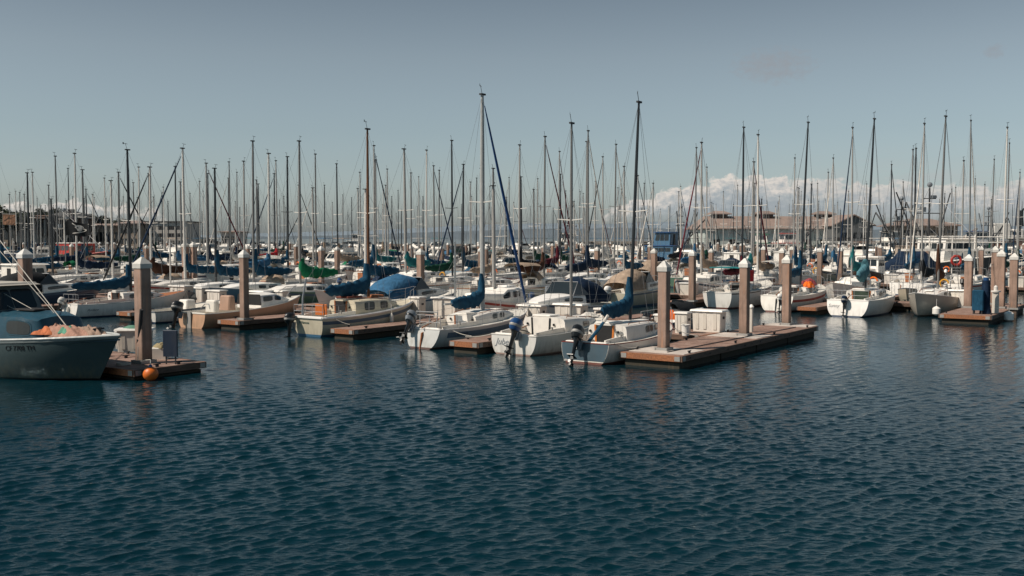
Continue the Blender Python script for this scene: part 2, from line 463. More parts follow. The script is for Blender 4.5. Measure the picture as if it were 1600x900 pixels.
def outboard(parent, x, y, z, cowl=MBLK, leg=MBLK, tilt=0, s=1.0, rz=0):
    """outboard motor hung on a transom at x (facing aft)"""
    e = bpy.data.objects.new('outboard_motor', None); COL.objects.link(e); e.parent = parent
    e.location = (x, y, z); e.rotation_euler = (0, tilt, rz); e.scale = (s, s, s); e.empty_display_size = .2
    m = MB()
    m.loft([[(cx+rx*cos(a)*(1.1 if cos(a) > 0 else 1), ry*sin(a), cz) for a in [2*pi*k/10 for k in range(10)]]
            for cx, rx, ry, cz in ((-.30, .17, .12, .08), (-.31, .21, .145, .16), (-.30, .23, .155, .30), (-.28, .22, .14, .40), (-.26, .16, .10, .455), (-.26, .06, .04, .47))])
    m.build('cowling', cowl, e, True)
    m = MB()
    m.loft([[(cx+rx*cos(a), ry*sin(a), cz) for a in [2*pi*k/8 for k in range(8)]]
            for cx, rx, ry, cz in ((-.29, .13, .09, .10), (-.27, .08, .055, -.05), (-.27, .075, .035, -.35), (-.27, .085, .03, -.62))])
    m.box(-.31, 0, -.45, .30, .18, .015)
    m.tube([(-.15, 0, -.62), (-.42, 0, -.62)], [.03, .045], 8)
    m.add([(-.2, 0, -.62), (-.34, 0, -.62), (-.36, 0, -.82), (-.28, 0, -.8)], [(0, 1, 2, 3)])
    m.tube([(-.1, 0, .18), (.25, 0, .26), (.42, .02, .27)], .018, 5)
    m.build('drive_leg', leg, e, True)
    m = MB(); m.loft([[(-.30+rx*cos(a)*(1.1 if cos(a) > 0 else 1), ry*sin(a), cz) for a in [2*pi*k/12 for k in range(12)]] for rx, ry, cz in ((.222, .156, .19), (.236, .162, .225), (.236, .162, .25), (.226, .152, .27))])
    m.build('cowl_band', MGALV if cowl is not MGRY else MBLK, e, True)
    m = MB(); m.box(-.09, 0, -.02, .10, .20, .26); m.box(-.16, .06, .0, .12, .02, .2); m.box(-.16, -.06, .0, .12, .02, .2)
    m.build('clamp_bracket', MGRY if leg is MBLK else leg, e)
    m = MB()
    for k in range(3):
        a = 2*pi*k/3
        m.add([(-.43, .03*cos(a), -.62+.03*sin(a)), (-.47, .13*cos(a-.3), -.62+.13*sin(a-.3)), (-.44, .15*cos(a+.1), -.62+.15*sin(a+.1)), (-.41, .12*cos(a+.5), -.62+.12*sin(a+.5))], [(0, 1, 2, 3)])
    m.build('propeller', MGALV, e)
    return e

def rig(parent, H, xm, z0, zt, mast, lean=(0, 0), boom=3.0, boomz=None, cover=None, furl=None, spread=1, r=.06, wr=.006,
        top='vane', up=1.0, fat=.17, seed=0, stern=True, boomdir=1, coverlen=None, beamx=None, backstay=True):
    """mast, spreaders, boom, cover, stays. lean = offset of the masthead (x, y) local"""
    def mp(f): return (xm+lean[0]*f, lean[1]*f, z0+(zt-z0)*f)
    m = MB(); m.tube([mp(f) for f in (0, .25, .5, .75, .93, 1)], [r, r, r*.97, r*.9, r*.72, r*.62], 8, ry=1.25)
    mast_o = m.build('mast', mast, parent, True)
    tp = mp(1)
    m = MB(); m.box(tp[0]+.02, tp[1], tp[2]+.02, .30, r*1.5, .07)
    m.build('masthead', MDST if mast is not MMAST['white'] else MGRY, mast_o)
    if top:
        m = MB(); m.tube([tp, (tp[0]-.12, tp[1], tp[2]+.38)], .012, 4)
        m.tube([(tp[0]-.12-.2, tp[1]-.12, tp[2]+.36), (tp[0]-.12+.22, tp[1]+.12, tp[2]+.36)], .012, 4)
        m.add([(tp[0]-.40, tp[1]-.16, tp[2]+.31), (tp[0]-.28, tp[1]-.1, tp[2]+.31), (tp[0]-.28, tp[1]-.1, tp[2]+.42), (tp[0]-.40, tp[1]-.16, tp[2]+.42)], [(0, 1, 2, 3)])
        m.build('wind_vane', MBLK, mast_o)
    yb = H.hb(H.t_of(xm))*.93; zd = H.zd(xm)
    sp = []
    for k in range(spread):
        f = (.5,) if spread == 1 else (.38, .68)
        p = mp(f[k]); w = .62-.12*k
        m = MB(); m.tube([(p[0]-.12, p[1]-w, p[2]+.05), (p[0]+.0, p[1], p[2]), (p[0]-.12, p[1]+w, p[2]+.05)], [.018, .028, .018], 5)
        m.build('spreader', MMAST['white'] if k % 2 == 0 else mast, mast_o); sp.append((p[0]-.12, w, p[2]+.05, p[1]))
    stays = []
    for sg in (1, -1):
        path = [(xm-.1, sg*yb, zd)]+[(a, l+sg*w, b) for a, w, b, l in sp]+[tp]
        stays.append(path)
        if spread: stays.append([(xm-.45, sg*yb, zd), mp((.5 if spread == 1 else .38)-.02)])
    bow = H.pt(.985, 0); 
    stays.append([tp, (bow[0], 0, bow[2]+.05)])
    if backstay: stays.append([tp, (-H.L/2+.05, 0, H.zs(0)+.05)])
    for st in stays:
        m = MB(); m.tube(st, wr, 4, caps=False); m.build('stay', MWIRE, mast_o)
    if boom:
        zb = boomz or z0+.9
        if not boomdir == 0:
            m = MB(); m.tube([(xm-.05, 0, zb), (xm-boom, 0, zb+.03)], .045, 8); m.build('boom', mast, parent, True)
        if cover is not None:
            o = cover_mesh(xm+.06, zb-.02, coverlen or boom*.97, up, fat=fat, seed=seed).build('sail_cover', cover, parent, True, 60)
    if furl is not None:
        a = np.array(tp); b = np.array((bow[0], 0, bow[2]+.3)); pts = [tuple(b+(a-b)*f) for f in (0, .05, .3, .6, .85, .95)]
        MB().tube(pts, [.04, .062, .07, .06, .04, .02], 7).build('furled_jib', furl, parent, True)
    return mast_o

def rails(parent, H, xs, h=.55, pulpit=True, pushpit=True, r=.012, wires=True):
    """stanchions with lifelines, pulpit and pushpit"""
    def E(x, up=0, ins=.04):
        t = H.t_of(x); p = H.pt(min(t, .9995), 0); return p[0], max(p[1]-ins, .02), p[2]+up
    if pulpit:
        m = MB(); x1 = H.L/2
        a = E(x1-1.0, 0); b = E(x1-.45, 0)
        pts = [(a[0], sg*a[1], a[2]+h) for sg in (1,)]
        arc = [(a[0], a[1], a[2]+h), (b[0]+.1, b[1]*.9, b[2]+h+.02), (x1+H.rake*.35, 0.08, H.fb+h+.05), (x1+H.rake*.35, -.08, H.fb+h+.05), (b[0]+.1, -b[1]*.9, b[2]+h+.02), (a[0], -a[1], a[2]+h)]
        m.tube(arc, r, 6)
        for sg in (1, -1):
            m.tube([(a[0], sg*a[1], a[2]), (a[0], sg*a[1], a[2]+h)], r, 5)
            m.tube([(b[0]+.1, sg*b[1]*.9, b[2]), (b[0]+.12, sg*b[1]*.85, b[2]+h)], r, 5)
        m.build('pulpit_rail', MSS, parent, True)
    if pushpit:
        m = MB(); c = E(-H.L/2+.9); d = E(-H.L/2+.06)
        for hh in (h, h*.5):
            m.tube([(c[0], c[1], c[2]+hh), (d[0], d[1], d[2]+hh), (d[0], -d[1], d[2]+hh), (c[0], -c[1], c[2]+hh)], r, 6)
        for sg in (1, -1):
            for q in (c, d): m.tube([(q[0], sg*q[1], q[2]), (q[0], sg*q[1], q[2]+h)], r, 5)
        m.tube([(d[0], d[1]*.3, d[2]), (d[0], d[1]*.3, d[2]+h)], r, 5); m.tube([(d[0], -d[1]*.3, d[2]), (d[0], -d[1]*.3, d[2]+h)], r, 5)
        m.build('pushpit_rail', MSS, parent, True)
    for sg in (1, -1):
        for x in xs:
            p = E(x); MB().tube([(p[0], sg*p[1], p[2]), (p[0], sg*p[1], p[2]+h)], r*.9, 5).build('stanchion', MSS, parent)
        if wires and xs:
            ends = [E(-H.L/2+.9)]+[E(x) for x in xs]+[E(H.L/2-1.0)]
            for hh in (h*.97, h*.5):
                MB().tube([(p[0], sg*p[1], p[2]+hh) for p in ends], .005, 4, caps=False).build('lifeline', MWIRE, parent)

def put_text(parent, H, txt, size, x, z, where='transom', mat=None, shear=.3, y0=0, name='boat_name', depth=.003):
    me = text_mesh(txt, size, depth, shear)
    co = np.empty(len(me.vertices)*3); me.vertices.foreach_get('co', co); co = co.reshape(-1, 3)
    out = np.empty_like(co)
    for i, (a, b, c) in enumerate(co):
        if where == 'transom':
            zz = z+b; out[i] = (H.pt(0, math.asin(min(1, max(0, (H.fs-zz)/(H.fs+H.sdraft)))))[0]-.008-c, y0-a, zz)
        else:
            xx = x+a; zz = z+b+(H.zd(xx)-H.zd(x))*.8; out[i] = (xx, -(H.side(xx, zz)+.008+c), zz)
    me.vertices.foreach_set('co', out.ravel()); me.update()
    me.materials.append(mat or MBLK); return link(name, me, parent)

def fender(loc, mat, label, r=.09, l=.42, group=None, tilt=0):
    m = MB(); m.lathe((0, 0, 0), [(.01, l/2+.05), (.03, l/2+.04), (r*.6, l/2-.01), (r, l/2-.08), (r, -l/2+.08), (r*.6, -l/2+.01), (.02, -l/2-.03)], 10)
    m.tube([(0, 0, l/2), (0, 0, l/2+.45)], .008, 4)
    o = m.build('fender', mat, None, True); o.location = loc; o.rotation_euler = (tilt, 0, 0)
    return tag(o, label, 'fender', group)

def sailboat(spec, loc, rz, label, group=None):
    """detailed near sailboat"""
    g = spec.get
    H = Hull(**spec['hull'])
    root = empty(g('name', 'sailboat'), loc, rz, label, 'sailboat', group)
    H.hull_mesh().build('hull', spec['hmat'], root, True, 50)
    pit = g('pit'); secs = g('cabin')
    H.deck_mesh(pit).build('deck', g('dmat', MWD), root)
    H.rail_mesh(r=g('railr', .024)).build('toe_rail', g('rmat', MW), root, True)
    for z0, z1, mt, rel in g('bands', []): H.band_mesh(z0, z1, rel=rel, t0=g('bt0', 0)).build('hull_stripe', mt, root, True)
    if pit:
        # coamings and seats
        for sg in (1, -1):
            pts = []
            for i in range(9):
                x = pit[0]+(pit[1]-pit[0])*i/8; w = H.hb(H.t_of(x))*pit[2]+.03
                pts.append((x, sg*w, H.zd(x)+.02))
            m = MB(); m.loft([[(x, y-.035, z-.12), (x, y+.035, z-.12), (x, y+.03, z+.16*min(1, .55+i/10)), (x, y-.03, z+.16*min(1, .55+i/10))] for i, (x, y, z) in enumerate(pts)])
            m.build('cockpit_coaming', g('cmat', MW), root, True, 30)
            zf = pit[3]; m = MB()
            m.loft([[(x, y-sg*.02, zf), (x, y-sg*.34, zf), (x, y-sg*.34, z-.22), (x, y-sg*.02, z-.22)] for x, y, z in pts])
            m.build('cockpit_seat', g('smat', MWD), root)
        tz = H.fs
        MB().box(-H.L/2+.12, 0, tz+.02, .16, H.hb(0)*1.75, .07, bev=.02).build('transom_cap', MW, root)
    if secs:
        cabin_mesh(MB(), secs).build('cabin', g('cabmat', MW), root, True, 42)
        for sg in (-1, 1):
            for xa, xb in g('windows', []):
                fr = cab_window(secs, xa-.035, xb+.035, g('wf', (.36, .8))[0]-.07, g('wf', (.36, .8))[1]+.07, sg, .008).build('window_frame', g('framemat', MALU), root)
                cab_window(secs, xa, xb, g('wf', (.36, .8))[0], g('wf', (.36, .8))[1], sg, .014).build('pane', MGLASS, fr)
        # companionway: dark opening with trim, sliding hatch
        xa, w, z0, h = secs[0]; cw = g('cw', .3)
        cy = g('cwy', 0)
        m = MB(); m.prism([(xa-.012, cy-cw, z0-.35), (xa-.012, cy-cw*1.15, z0+h*.97), (xa-.012, cy+cw*1.15, z0+h*.97), (xa-.012, cy+cw, z0-.35)], (.03, 0, 0))
        m.build('companionway', g('cwmat', MDK), root)
        for sg in (1, -1):
            m = MB()
            m.prism([(xa-.03, cy+sg*cw, z0-.37), (xa-.03, cy+sg*cw*1.15, z0+h), (xa-.03, cy+sg*(cw*1.15+.07), z0+h), (xa-.03, cy+sg*(cw+.07), z0-.37)], (.045, 0, 0))
            m.build('companionway_trim', g('trim', MTEAK), root)
        m = MB(); m.box(xa+.36, cy, z0+h*1.10+.03, .74, cw*2.5, .055, bev=.02); m.build('sliding_hatch', g('hatchmat', MW), root)
        _, w2, z2, h2 = cab_at(secs, secs[-1][0]-.75)
        MB().box(secs[-1][0]-.75, 0, z2+h2*1.1+.02, .45, .45, .05, bev=.02).build('fore_hatch', MGLASS if g('smoked') else MW, root)
        for sg in (1, -1):
            m = MB(); pp = []
            for f in (0.12, .35, .6, .82):
                x = secs[0][0]+(secs[-1][0]-secs[0][0])*f; _, w3, z3, h3 = cab_at(secs, x); pp.append((x, sg*w3*.78, z3+h3*1.03+.05))
            m.tube(pp, .013, 5)
            for p in pp: m.tube([p, (p[0], p[1], p[2]-.06)], .012, 4)
            m.build('grab_rail', g('grab', MTEAK), root, True)
        for sg in (1, -1): MB().tube([(xa-.02, cy+sg*(cw+.28), z0+.55*h), (xa-.05, cy+sg*(cw+.28), z0+.55*h)], .05, 10).build('compass_dial', MBLK, root)
    for sg in (1, -1):
        m = MB(); m.lathe((-H.L/2+g('winchx', 1.3), sg*(H.hb(.2)*(pit[2] if pit else .8)+.05), H.zd(-H.L/2+1.3)+.12), [(.06, 0), (.045, .05), (.04, .1), (.06, .14), (.02, .15)], 10)
        m.build('winch', MGALV, root, True)
    for i, (cx) in enumerate((-H.L/2+.35, H.L/2-.5)):
        yb = H.hb(H.t_of(cx))*.8; z = H.zd(cx)+.05
        for sg in (1, -1): m = MB(); m.tube([(cx-.1, sg*yb, z+.03), (cx+.1, sg*yb, z+.03)], .012, 5); m.box(cx, sg*yb, z, .06, .03, .05); m.build('cleat', MSS, root)
    rg = spec['rig']
    rig(root, H, **rg)
    rails(root, H, g('stanch', []), pulpit=g('pulpit', True), pushpit=g('pushpit', True))
    if g('rudder', True):
        xt = -H.L/2-.05; ry = 0
        m = MB(); m.prism([(xt, ry-.02, H.fs*.85), (xt-.12, ry-.02, H.fs*.8), (xt-.30, ry-.02, -.4), (xt+.0, ry-.02, -.4)], (0, .04, 0)); m.build('rudder', g('rudmat', MW), root)
        MB().tube([(xt-.08, 0, H.fs+.05), (xt+.5, .03, H.fs+.2), (xt+1.1, .08, H.fs+.3)], [.028, .024, .016], 6).build('tiller', MTEAK, root, True)
    if g('ob'):
        o = dict(g('ob')); outboard(root, -H.L/2-.05, **o)
    return root, H

# ------------------------------------------------------------------ docks
DZ = .45
def dock_piece(name, u0, u1, v0, v1, label, along='u', dz=DZ, endmat=None, detail=True, group=None, floats=True):
    """rectangular float in u,v space; object frame: x along u (or v), origin at centre, water level"""
    cu, cv = (u0+u1)/2, (v0+v1)/2; X, Y = W(cu, cv)
    if along == 'u': L, B, rz = u1-u0, v1-v0, HEAD
    else: L, B, rz = v1-v0, u1-u0, HEAD+pi/2
    root = empty(name, (X, Y, 0), rz, label, 'dock', group)
    MB().box(0, 0, dz-.03, L, B, .06).build('deck_boards', MDECK, root)
    m = MB()
    for sg in (1, -1): m.box(0, sg*(B/2+.03), dz-.10, L+.1, .07, .2)
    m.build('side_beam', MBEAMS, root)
    for sg in (1, -1):
        MB().box(sg*(L/2+.035), 0, dz-.10, .07, B-.01, .2).build('end_beam', MBEAM, root)
    if detail:
        m = MB()
        for sx in (1, -1):
            for sy in (1, -1):
                m.box(sx*(L/2+.075), sy*(B/2-.11), dz-.10, .012, .2, .16); m.box(sx*(L/2-.1), sy*(B/2+.07), dz-.10, .2, .012, .16)
        m.build('corner_plate', MGALV, root)
        m = MB()
        n = int(L/1.6)
        for i in range(n):
            x = -L/2+.6+i*1.6
            for sy in (1, -1):
                m.tube([(x, sy*(B/2+.06), dz-.1), (x, sy*(B/2+.085), dz-.1)], .03, 6)
        m.build('bolt', MDST, root)
        for i in range(max(2, int(L/3))):
            x = -L/2+.9+i*(L-1.8)/max(1, int(L/3)-1 if int(L/3) > 1 else 1)
            for sy in (1, -1):
                c = MB(); c.tube([(x-.13, sy*(B/2-.12), dz+.09), (x+.13, sy*(B/2-.12), dz+.09)], .018, 5); c.box(x, sy*(B/2-.12), dz+.04, .1, .05, .08)
                c.build('cleat', MDST, root)
    if floats:
        n = max(1, int(L/3.2)); seg = L/n
        for i in range(n):
            MB().box(-L/2+seg*(i+.5), 0, -.03, seg-.10, B-.16, dz*2-.42, bev=.02).build('float', MFLOAT, root)
    return root

PILEC = {}
def piling(X, Y, ztop, w=.33, label=None, group=None, rz=HEAD, near=False, dz=0):
    root = empty('piling', (X, Y, 0), rz, label, 'piling', group)
    if near:
        h = ztop-.36
        m = MB(); m.box(0, 0, (h-1.2)/2, w, w, h+1.2, bev=.022); m.build('shaft', MPILE, root)
        m = MB(); a = w/2+.025
        m.add([(-a, -a, h-.02), (a, -a, h-.02), (a, a, h-.02), (-a, a, h-.02), (-a, -a, h+.13), (a, -a, h+.13), (a, a, h+.13), (-a, a, h+.13),
               (-.03, -.03, h+.35), (.03, -.03, h+.35), (.03, .03, h+.35), (-.03, .03, h+.35)],
              [(0, 1, 5, 4), (1, 2, 6, 5), (2, 3, 7, 6), (3, 0, 4, 7), (4, 5, 9, 8), (5, 6, 10, 9), (6, 7, 11, 10), (7, 4, 8, 11), (8, 9, 10, 11), (3, 2, 1, 0)])
        m.build('cap', MCAP, root)
        if dz:
            m = MB(); b = w/2+.05
            for sx, sy, lx, ly in ((0, 1, 2*b+.1, .06), (0, -1, 2*b+.1, .06), (1, 0, .06, 2*b-.06), (-1, 0, .06, 2*b-.06)):
                m.box(sx*b, sy*b, dz+.06, lx, ly, .1)
            m.build('pile_guide', MGALV, root)
    else:
        if 's' not in PILEC:
            PILEC['s'] = MB().box(0, 0, .5, 1, 1, 1).mesh('shaft', MPILE)
            m = MB(); a = .58
            m.add([(-a, -a, 0), (a, -a, 0), (a, a, 0), (-a, a, 0), (-a, -a, .14), (a, -a, .14), (a, a, .14), (-a, a, .14), (0, 0, .38)],
                  [(0, 1, 5, 4), (1, 2, 6, 5), (2, 3, 7, 6), (3, 0, 4, 7), (4, 5, 8), (5, 6, 8), (6, 7, 8), (7, 4, 8)])
            PILEC['c'] = m.mesh('cap', MCAP)
        link('shaft', PILEC['s'], root, loc=(0, 0, -1), scale=(w, w, ztop-.36+1))
        link('cap', PILEC['c'], root, loc=(0, 0, ztop-.38), scale=(w, w, 1))
    return root

def dockbox(X, Y, z, label, rz=HEAD+pi/2, s=1.0, kind=0, group=None):
    root = empty('dock_box', (X, Y, z), rz, label, 'dock box', group)
    w, d, h = (1.25, .6, .78) if kind == 0 else (.62, .5, .85)
    w, d, h = w*s, d*s, h*s
    m = MB(); m.box(0, 0, h/2, w*.88, d*.86, h, tx=1.06, ty=1.06, bev=.02)
    m.build('body', MBOX, root)
    m = MB(); m.box(0, 0, h+.035, w*1.08, d*1.12, .07, tx=.97, ty=.94, bev=.02); m.build('lid', MW, root)
    m = MB()
    for sg in (1, -1):
        for fx in (-.28, .05, .3):
            m.box(w*fx, sg*d*.45, h*.52, w*.10, .03, h*.78)
    m.build('side_rib', MBOX, root)
    m = MB(); m.box(w*.1, -d*.475, h*.8, .08, .03, .06); m.box(-w*.475, 0, h*.7, .03, .14, .1); m.build('latch', MDST, root)
    return root

# ------------------------------------------------------------------ first row: detailed boats
def bpos(u, v): X, Y = W(u, v); return (X, Y, 0)

# A  slate transom, tall black mast, blue cover, beside the end dock
secsA = [(-1.62, .82, .72, .52), (-.4, .86, .72, .53), (.7, .78, .78, .46), (1.35, .62, .84, .30), (1.75, .45, .90, .10)]
bA, HA = sailboat(dict(hull=dict(L=6.4, B=2.4, fs=.72, fb=1.02, tr=.80, draft=.35, rake=.5, trake=-.1, sdraft=.10), hmat=MHW2, rmat=paint('thin dark red rail', (.22, .045, .035), .5), railr=.02,
    pit=(-2.9, -1.55, .60, .25), cabin=secsA, windows=[(-.2, .45), (.6, 1.0)], trim=flat('orange varnish', (.55, .17, .03)), cw=.30, cwy=.12,
    rig=dict(xm=.1, z0=1.32, zt=9.45, mast=MMAST['black'], lean=(.12, -.25), boom=2.5, boomz=1.72, cover=MCOV['blue'], coverlen=2.2, up=1.05, fat=.27, spread=1, seed=1, backstay=True),
    stanch=[], pushpit=False, pulpit=True, rudder=False, ob=dict(y=.2, z=.62, tilt=R(30), s=1.3, rz=R(8))),
    bpos(33.1, 17.95), HEAD, 'white sloop with dark transom and tall black mast, berthed against the end dock')
bA.rotation_euler[0] = 0
m = MB(); ring = [HA.pt(0, pi/2*k/10) for k in range(11)]
ring = [(x-.008, y*.985, z) for x, y, z in ring]; ring = ring+[(x, -y, z) for x, y, z in reversed(ring[:-1])]
ring = [p for p in ring if p[2] > .08]
m.prism(ring, (.006, 0, 0)); m.build('transom_panel', paint('slate transom paint', (.05, .085, .11), .35), bA)
MB().tube([(-2.8, .1, .72), (-2.5, -.08, 1.1), (-2.25, -.22, 1.42)], [.06, .07, .05], 8).build('wrapped_tiller', MCOV['blue'], bA, True)
MB().tube([(-2.27, -.21, 1.4), (-2.1, -.3, 1.64)], .06, 8).build('tiller_grip', MCOV['white'], bA, True)

# B  open cockpit sloop with blue capped outboard and lettering
secsB = [(-1.05, 1.0, .70, .56), (0, 1.02, .74, .50), (1.1, .86, .80, .34), (1.9, .6, .9, .2), (2.3, .4, .95, .06)]
bB, HB_ = sailboat(dict(hull=dict(L=6.3, B=2.45, fs=.74, fb=1.12, tr=.84, draft=.35, rake=.5, trake=-.05, sdraft=.12), hmat=hullpaint('grey white hull', (.68, .67, .64), (.28, .2, .17), .05), rmat=MW,
    pit=(-2.85, -1.0, .72, .22), cabin=secsB, windows=[(.35, .95)], cwmat=MW, trim=MBLK, cw=.34, cwy=.15, wf=(.25, .7),
    rig=dict(xm=.95, z0=1.2, zt=9.05, mast=MMAST['grey'], lean=(0, 0), boom=False, cover=None, spread=1, r=.058),
    stanch=[], pushpit=False, pulpit=False, rudder=True, ob=dict(y=-.3, z=.72, tilt=R(24), s=1.25, cowl=MBLUEP, rz=R(-6))),
    bpos(33.75, 21.5), HEAD, 'white open cockpit sloop with grey lettering and blue capped outboard')
put_text(bB, HB_, 'Jubel', .34, 0, .47, 'transom', flat('faded grey lettering', (.22, .24, .26)), y0=-.48*-1)
MB().box(-1.9, .45, .62, .9, .12, .03).build('seat_plank', MTEAK, bB)
MB().box(-2.3, .5, .68, .35, .1, .12).build('seat_cushion', MWD, bB)

# C  white sloop with thick pale mast, slate band, wind vane gear and grey outboard
secsC = [(-1.1, .80, .82, .34), (-.2, .88, .84, .44), (.8, .84, .88, .42), (1.6, .62, .96, .26), (2.15, .42, 1.02, .06)]
bC, HC = sailboat(dict(hull=dict(L=7.0, B=2.5, fs=.78, fb=1.18, tr=.66, draft=.4, rake=.85, trake=-.25, sdraft=.02, e=.62), hmat=MHG, rmat=MW,
    bands=[(.13, .34, MBAND, True)], bt0=.06, pit=(-3.1, -1.05, .66, .3), cabin=secsC, windows=[(.0, .34), (.55, .9)], cw=.3, cwy=-.05, cwmat=MGRY,
    rig=dict(xm=.4, z0=1.35, zt=10.5, mast=flat('thick silver mast', (.42, .43, .42), .5), lean=(0, .0), boom=2.6, boomz=1.66, cover=MCOV['blue'], coverlen=2.2, up=1.05, fat=.26, furl=fabric('blue furled sail', (.02, .07, .2)), spread=1, r=.092, seed=3),
    stanch=[-1.2, .2, 1.3], rudder=True, rudmat=MTEAK, ob=dict(y=.6, z=.72, tilt=R(42), s=1.3, cowl=MGRY, rz=R(14))),
    bpos(33.85, 25.7), HEAD, 'sloop with thick pale mast, slate blue hull band and blue furled jib')
put_text(bC, HC, 'Encore', .2, -2.35, .56, 'side', MBLK, y0=0)
m = MB()
for z in (0,): m.tube([(-3.4, -.55, .85), (-3.3, -.55, 1.45), (-3.3, .55, 1.45), (-3.4, .55, .85)], .025, 6); m.tube([(-3.45, -.3, .8), (-3.45, .3, .8)], .02, 5)
m.build('stern_ladder', MSS, bC, True)
m = MB(); m.loft([[(x, y, z) for (y, z) in ((-.62+dx, .95), (-.35, 1.0), (-.32, 1.35-dx), (-.55, 1.32-dx))] for x, dx in ((-1.45, 0), (-.75, .05), (-.45, .2))])
m.build('side_board', MW, bC)

# D  cream pilot sloop with brown mast and wood companionway
secsD = [(-1.35, .88, .84, .66), (-.2, .92, .86, .66), (.9, .82, .92, .55), (1.75, .62, 1.0, .34), (1.95, .5, 1.02, .12)]
bD, HD = sailboat(dict(hull=dict(L=7.1, B=2.6, fs=.86, fb=1.36, tr=.72, draft=.4, rake=.55, trake=.12, sdraft=.12, e=.5), hmat=MHC, rmat=MW, railr=.06,
    bands=[(.15, .30, MBAND, True)], dmat=MCREAM, cabmat=MCREAM, pit=(-3.1, -1.3, .62, .35), cabin=secsD, windows=[(-.75, -.15), (.35, .85)], cw=.30, cwy=.1, framemat=MBLK,
    rig=dict(xm=.4, z0=1.6, zt=9.55, mast=MMAST['brown'], boom=2.9, boomz=1.95, cover=MCOV['blue'], coverlen=2.9, up=1.05, fat=.33, spread=1, seed=4),
    stanch=[-.9, .6, 1.9], rudder=False, ob=dict(y=.75, z=.5, tilt=R(5), s=1.15)),
    bpos(34.5, 33.0), HEAD, 'cream sloop with brown wooden mast and varnished open companionway')
put_text(bD, HD, 'Whimsea', .17, 0, .62, 'transom', flat('green lettering', (.06, .12, .1)), y0=.25)
MB().box(-2.55, .15, 1.15, .06, .75, .5, bev=.02).build('orange_locker_panel', flat('orange wood panel', (.5, .13, .02), .6), bD)
MB().tube([(-3.5, .35, .95), (-3.45, .38, 1.7), (-3.2, .42, 2.6)], [.05, .045, .03], 6).build('stern_post', MGRY, bD, True)
m = MB(); m.box(.9, 0, 1.62, .7, .5, .12, bev=.04); m.build('deck_hatch', MTEAK, bD)
MB().box(-.9, 0, 1.66, 1.0, .8, .09, bev=.03).build('hatch_garage', woodmat('dark mahogany', (.14, .03, .015)), bD)

# G white low sloop left, black mast
secsG = [(-.9, .80, .78, .5), (.3, .84, .80, .48), (1.3, .68, .86, .36), (2.1, .42, .95, .08)]
bG, HG_ = sailboat(dict(hull=dict(L=7.4, B=2.4, fs=.74, fb=1.2, tr=.62, draft=.4, rake=.9, trake=-.1), hmat=MHW, rmat=MW, dmat=MTEAK,
    pit=(-3.1, -.85, .66, .3), cabin=secsG, windows=[(-.5, .35), (.6, 1.1)], cw=.28,
    rig=dict(xm=.1, z0=1.3, zt=9.5, mast=MMAST['black'], lean=(0, .1), boom=3.7, boomz=1.68, cover=MCOV['blue'], coverlen=3.7, up=1.0, fat=.26, spread=1, seed=5, r=.075),
    stanch=[-.8, .9], rudder=True, ob=dict(y=.5, z=.55, tilt=R(30), s=1.0, cowl=MW)),
    bpos(34.5, 51.6), HEAD, 'low white sloop with long blue boom cover and small hull lettering, left')
put_text(bG, HG_, 'Audace', .2, -2.9, .42, 'side', flat('dim lettering', (.2, .2, .21)))

# second row boats seen clearly on the right
def row2(key, hull, hm, uc, vc, xm, zt, mast, lab, heading=0, **kw):
    L = hull['L']
    secs = kw.pop('cabin', [(-1.1, .9, .86, .5), (0, .95, .88, .52), (1.3, .8, .96, .42), (2.2, .5, 1.05, .1)])
    rigkw = dict(xm=xm, z0=1.35, zt=zt, mast=mast, boom=2.8, boomz=2.2, spread=1, seed=ord(key), r=.07, wr=.008); rigkw.update(kw.pop('rig', {}))
    sp = dict(hull=hull, hmat=hm, pit=(-L/2+.35, -1.05, .66, .35), cabin=secs, windows=[(-.6, -.05), (.2, .75), (1.0, 1.35)], rig=rigkw, stanch=[-1.2, .3, 1.7]); sp.update(kw)
    return sailboat(sp, bpos(uc, vc), HEAD+heading, lab)
bH, HH = row2('H', dict(L=8.4, B=2.9, fs=1.0, fb=1.5, tr=.66, draft=.5, rake=.5, trake=.1, sdraft=.1, e=.6), MHW2, 62.3, 25.3, -.2, 11.6, MMAST['black'],
    'plump white double hatch sloop with red weather cloth at the stern rail', bands=[(.05, .10, MBLK, True)], rig=dict(boom=3.2, cover=MCOV['maroon'], up=.9), rudder=False)
MB().box(-2.1, -1.25, 2.0, 1.5, .04, .72, rz=.0).build('red_cloth', MCOV['red'], bH)
MB().box(-1.9, 0, 2.52, 1.9, 2.3, .06, bev=.03).build('blue_awning', MCOV['teal'], bH)
m = MB()
for sx in (-2.8, -1.0):
    for sy in (-1.1, 1.1): m.tube([(sx, sy, 1.0), (sx, sy, 2.5)], .02, 5)
m.build('awning_frame', MSS, bH)
bI, HI = row2('I', dict(L=7.6, B=2.7, fs=.95, fb=1.35, tr=.74, draft=.4, rake=.55, trake=-.25, sdraft=.02, e=.6), MHW2, 61.5, 21.3, .3, 11.6, MMAST['black'],
    'white sloop with red hull stripe and orange bundle on the cabin side', bands=[(.22, .36, MREDW, True)], rig=dict(lean=(0, -.35), boom=2.8, cover=MCOV['blue'], up=1.3, fat=.22), rudmat=MBLK, ob=dict(y=-.3, z=.6, tilt=R(10), s=1.0, cowl=MW))
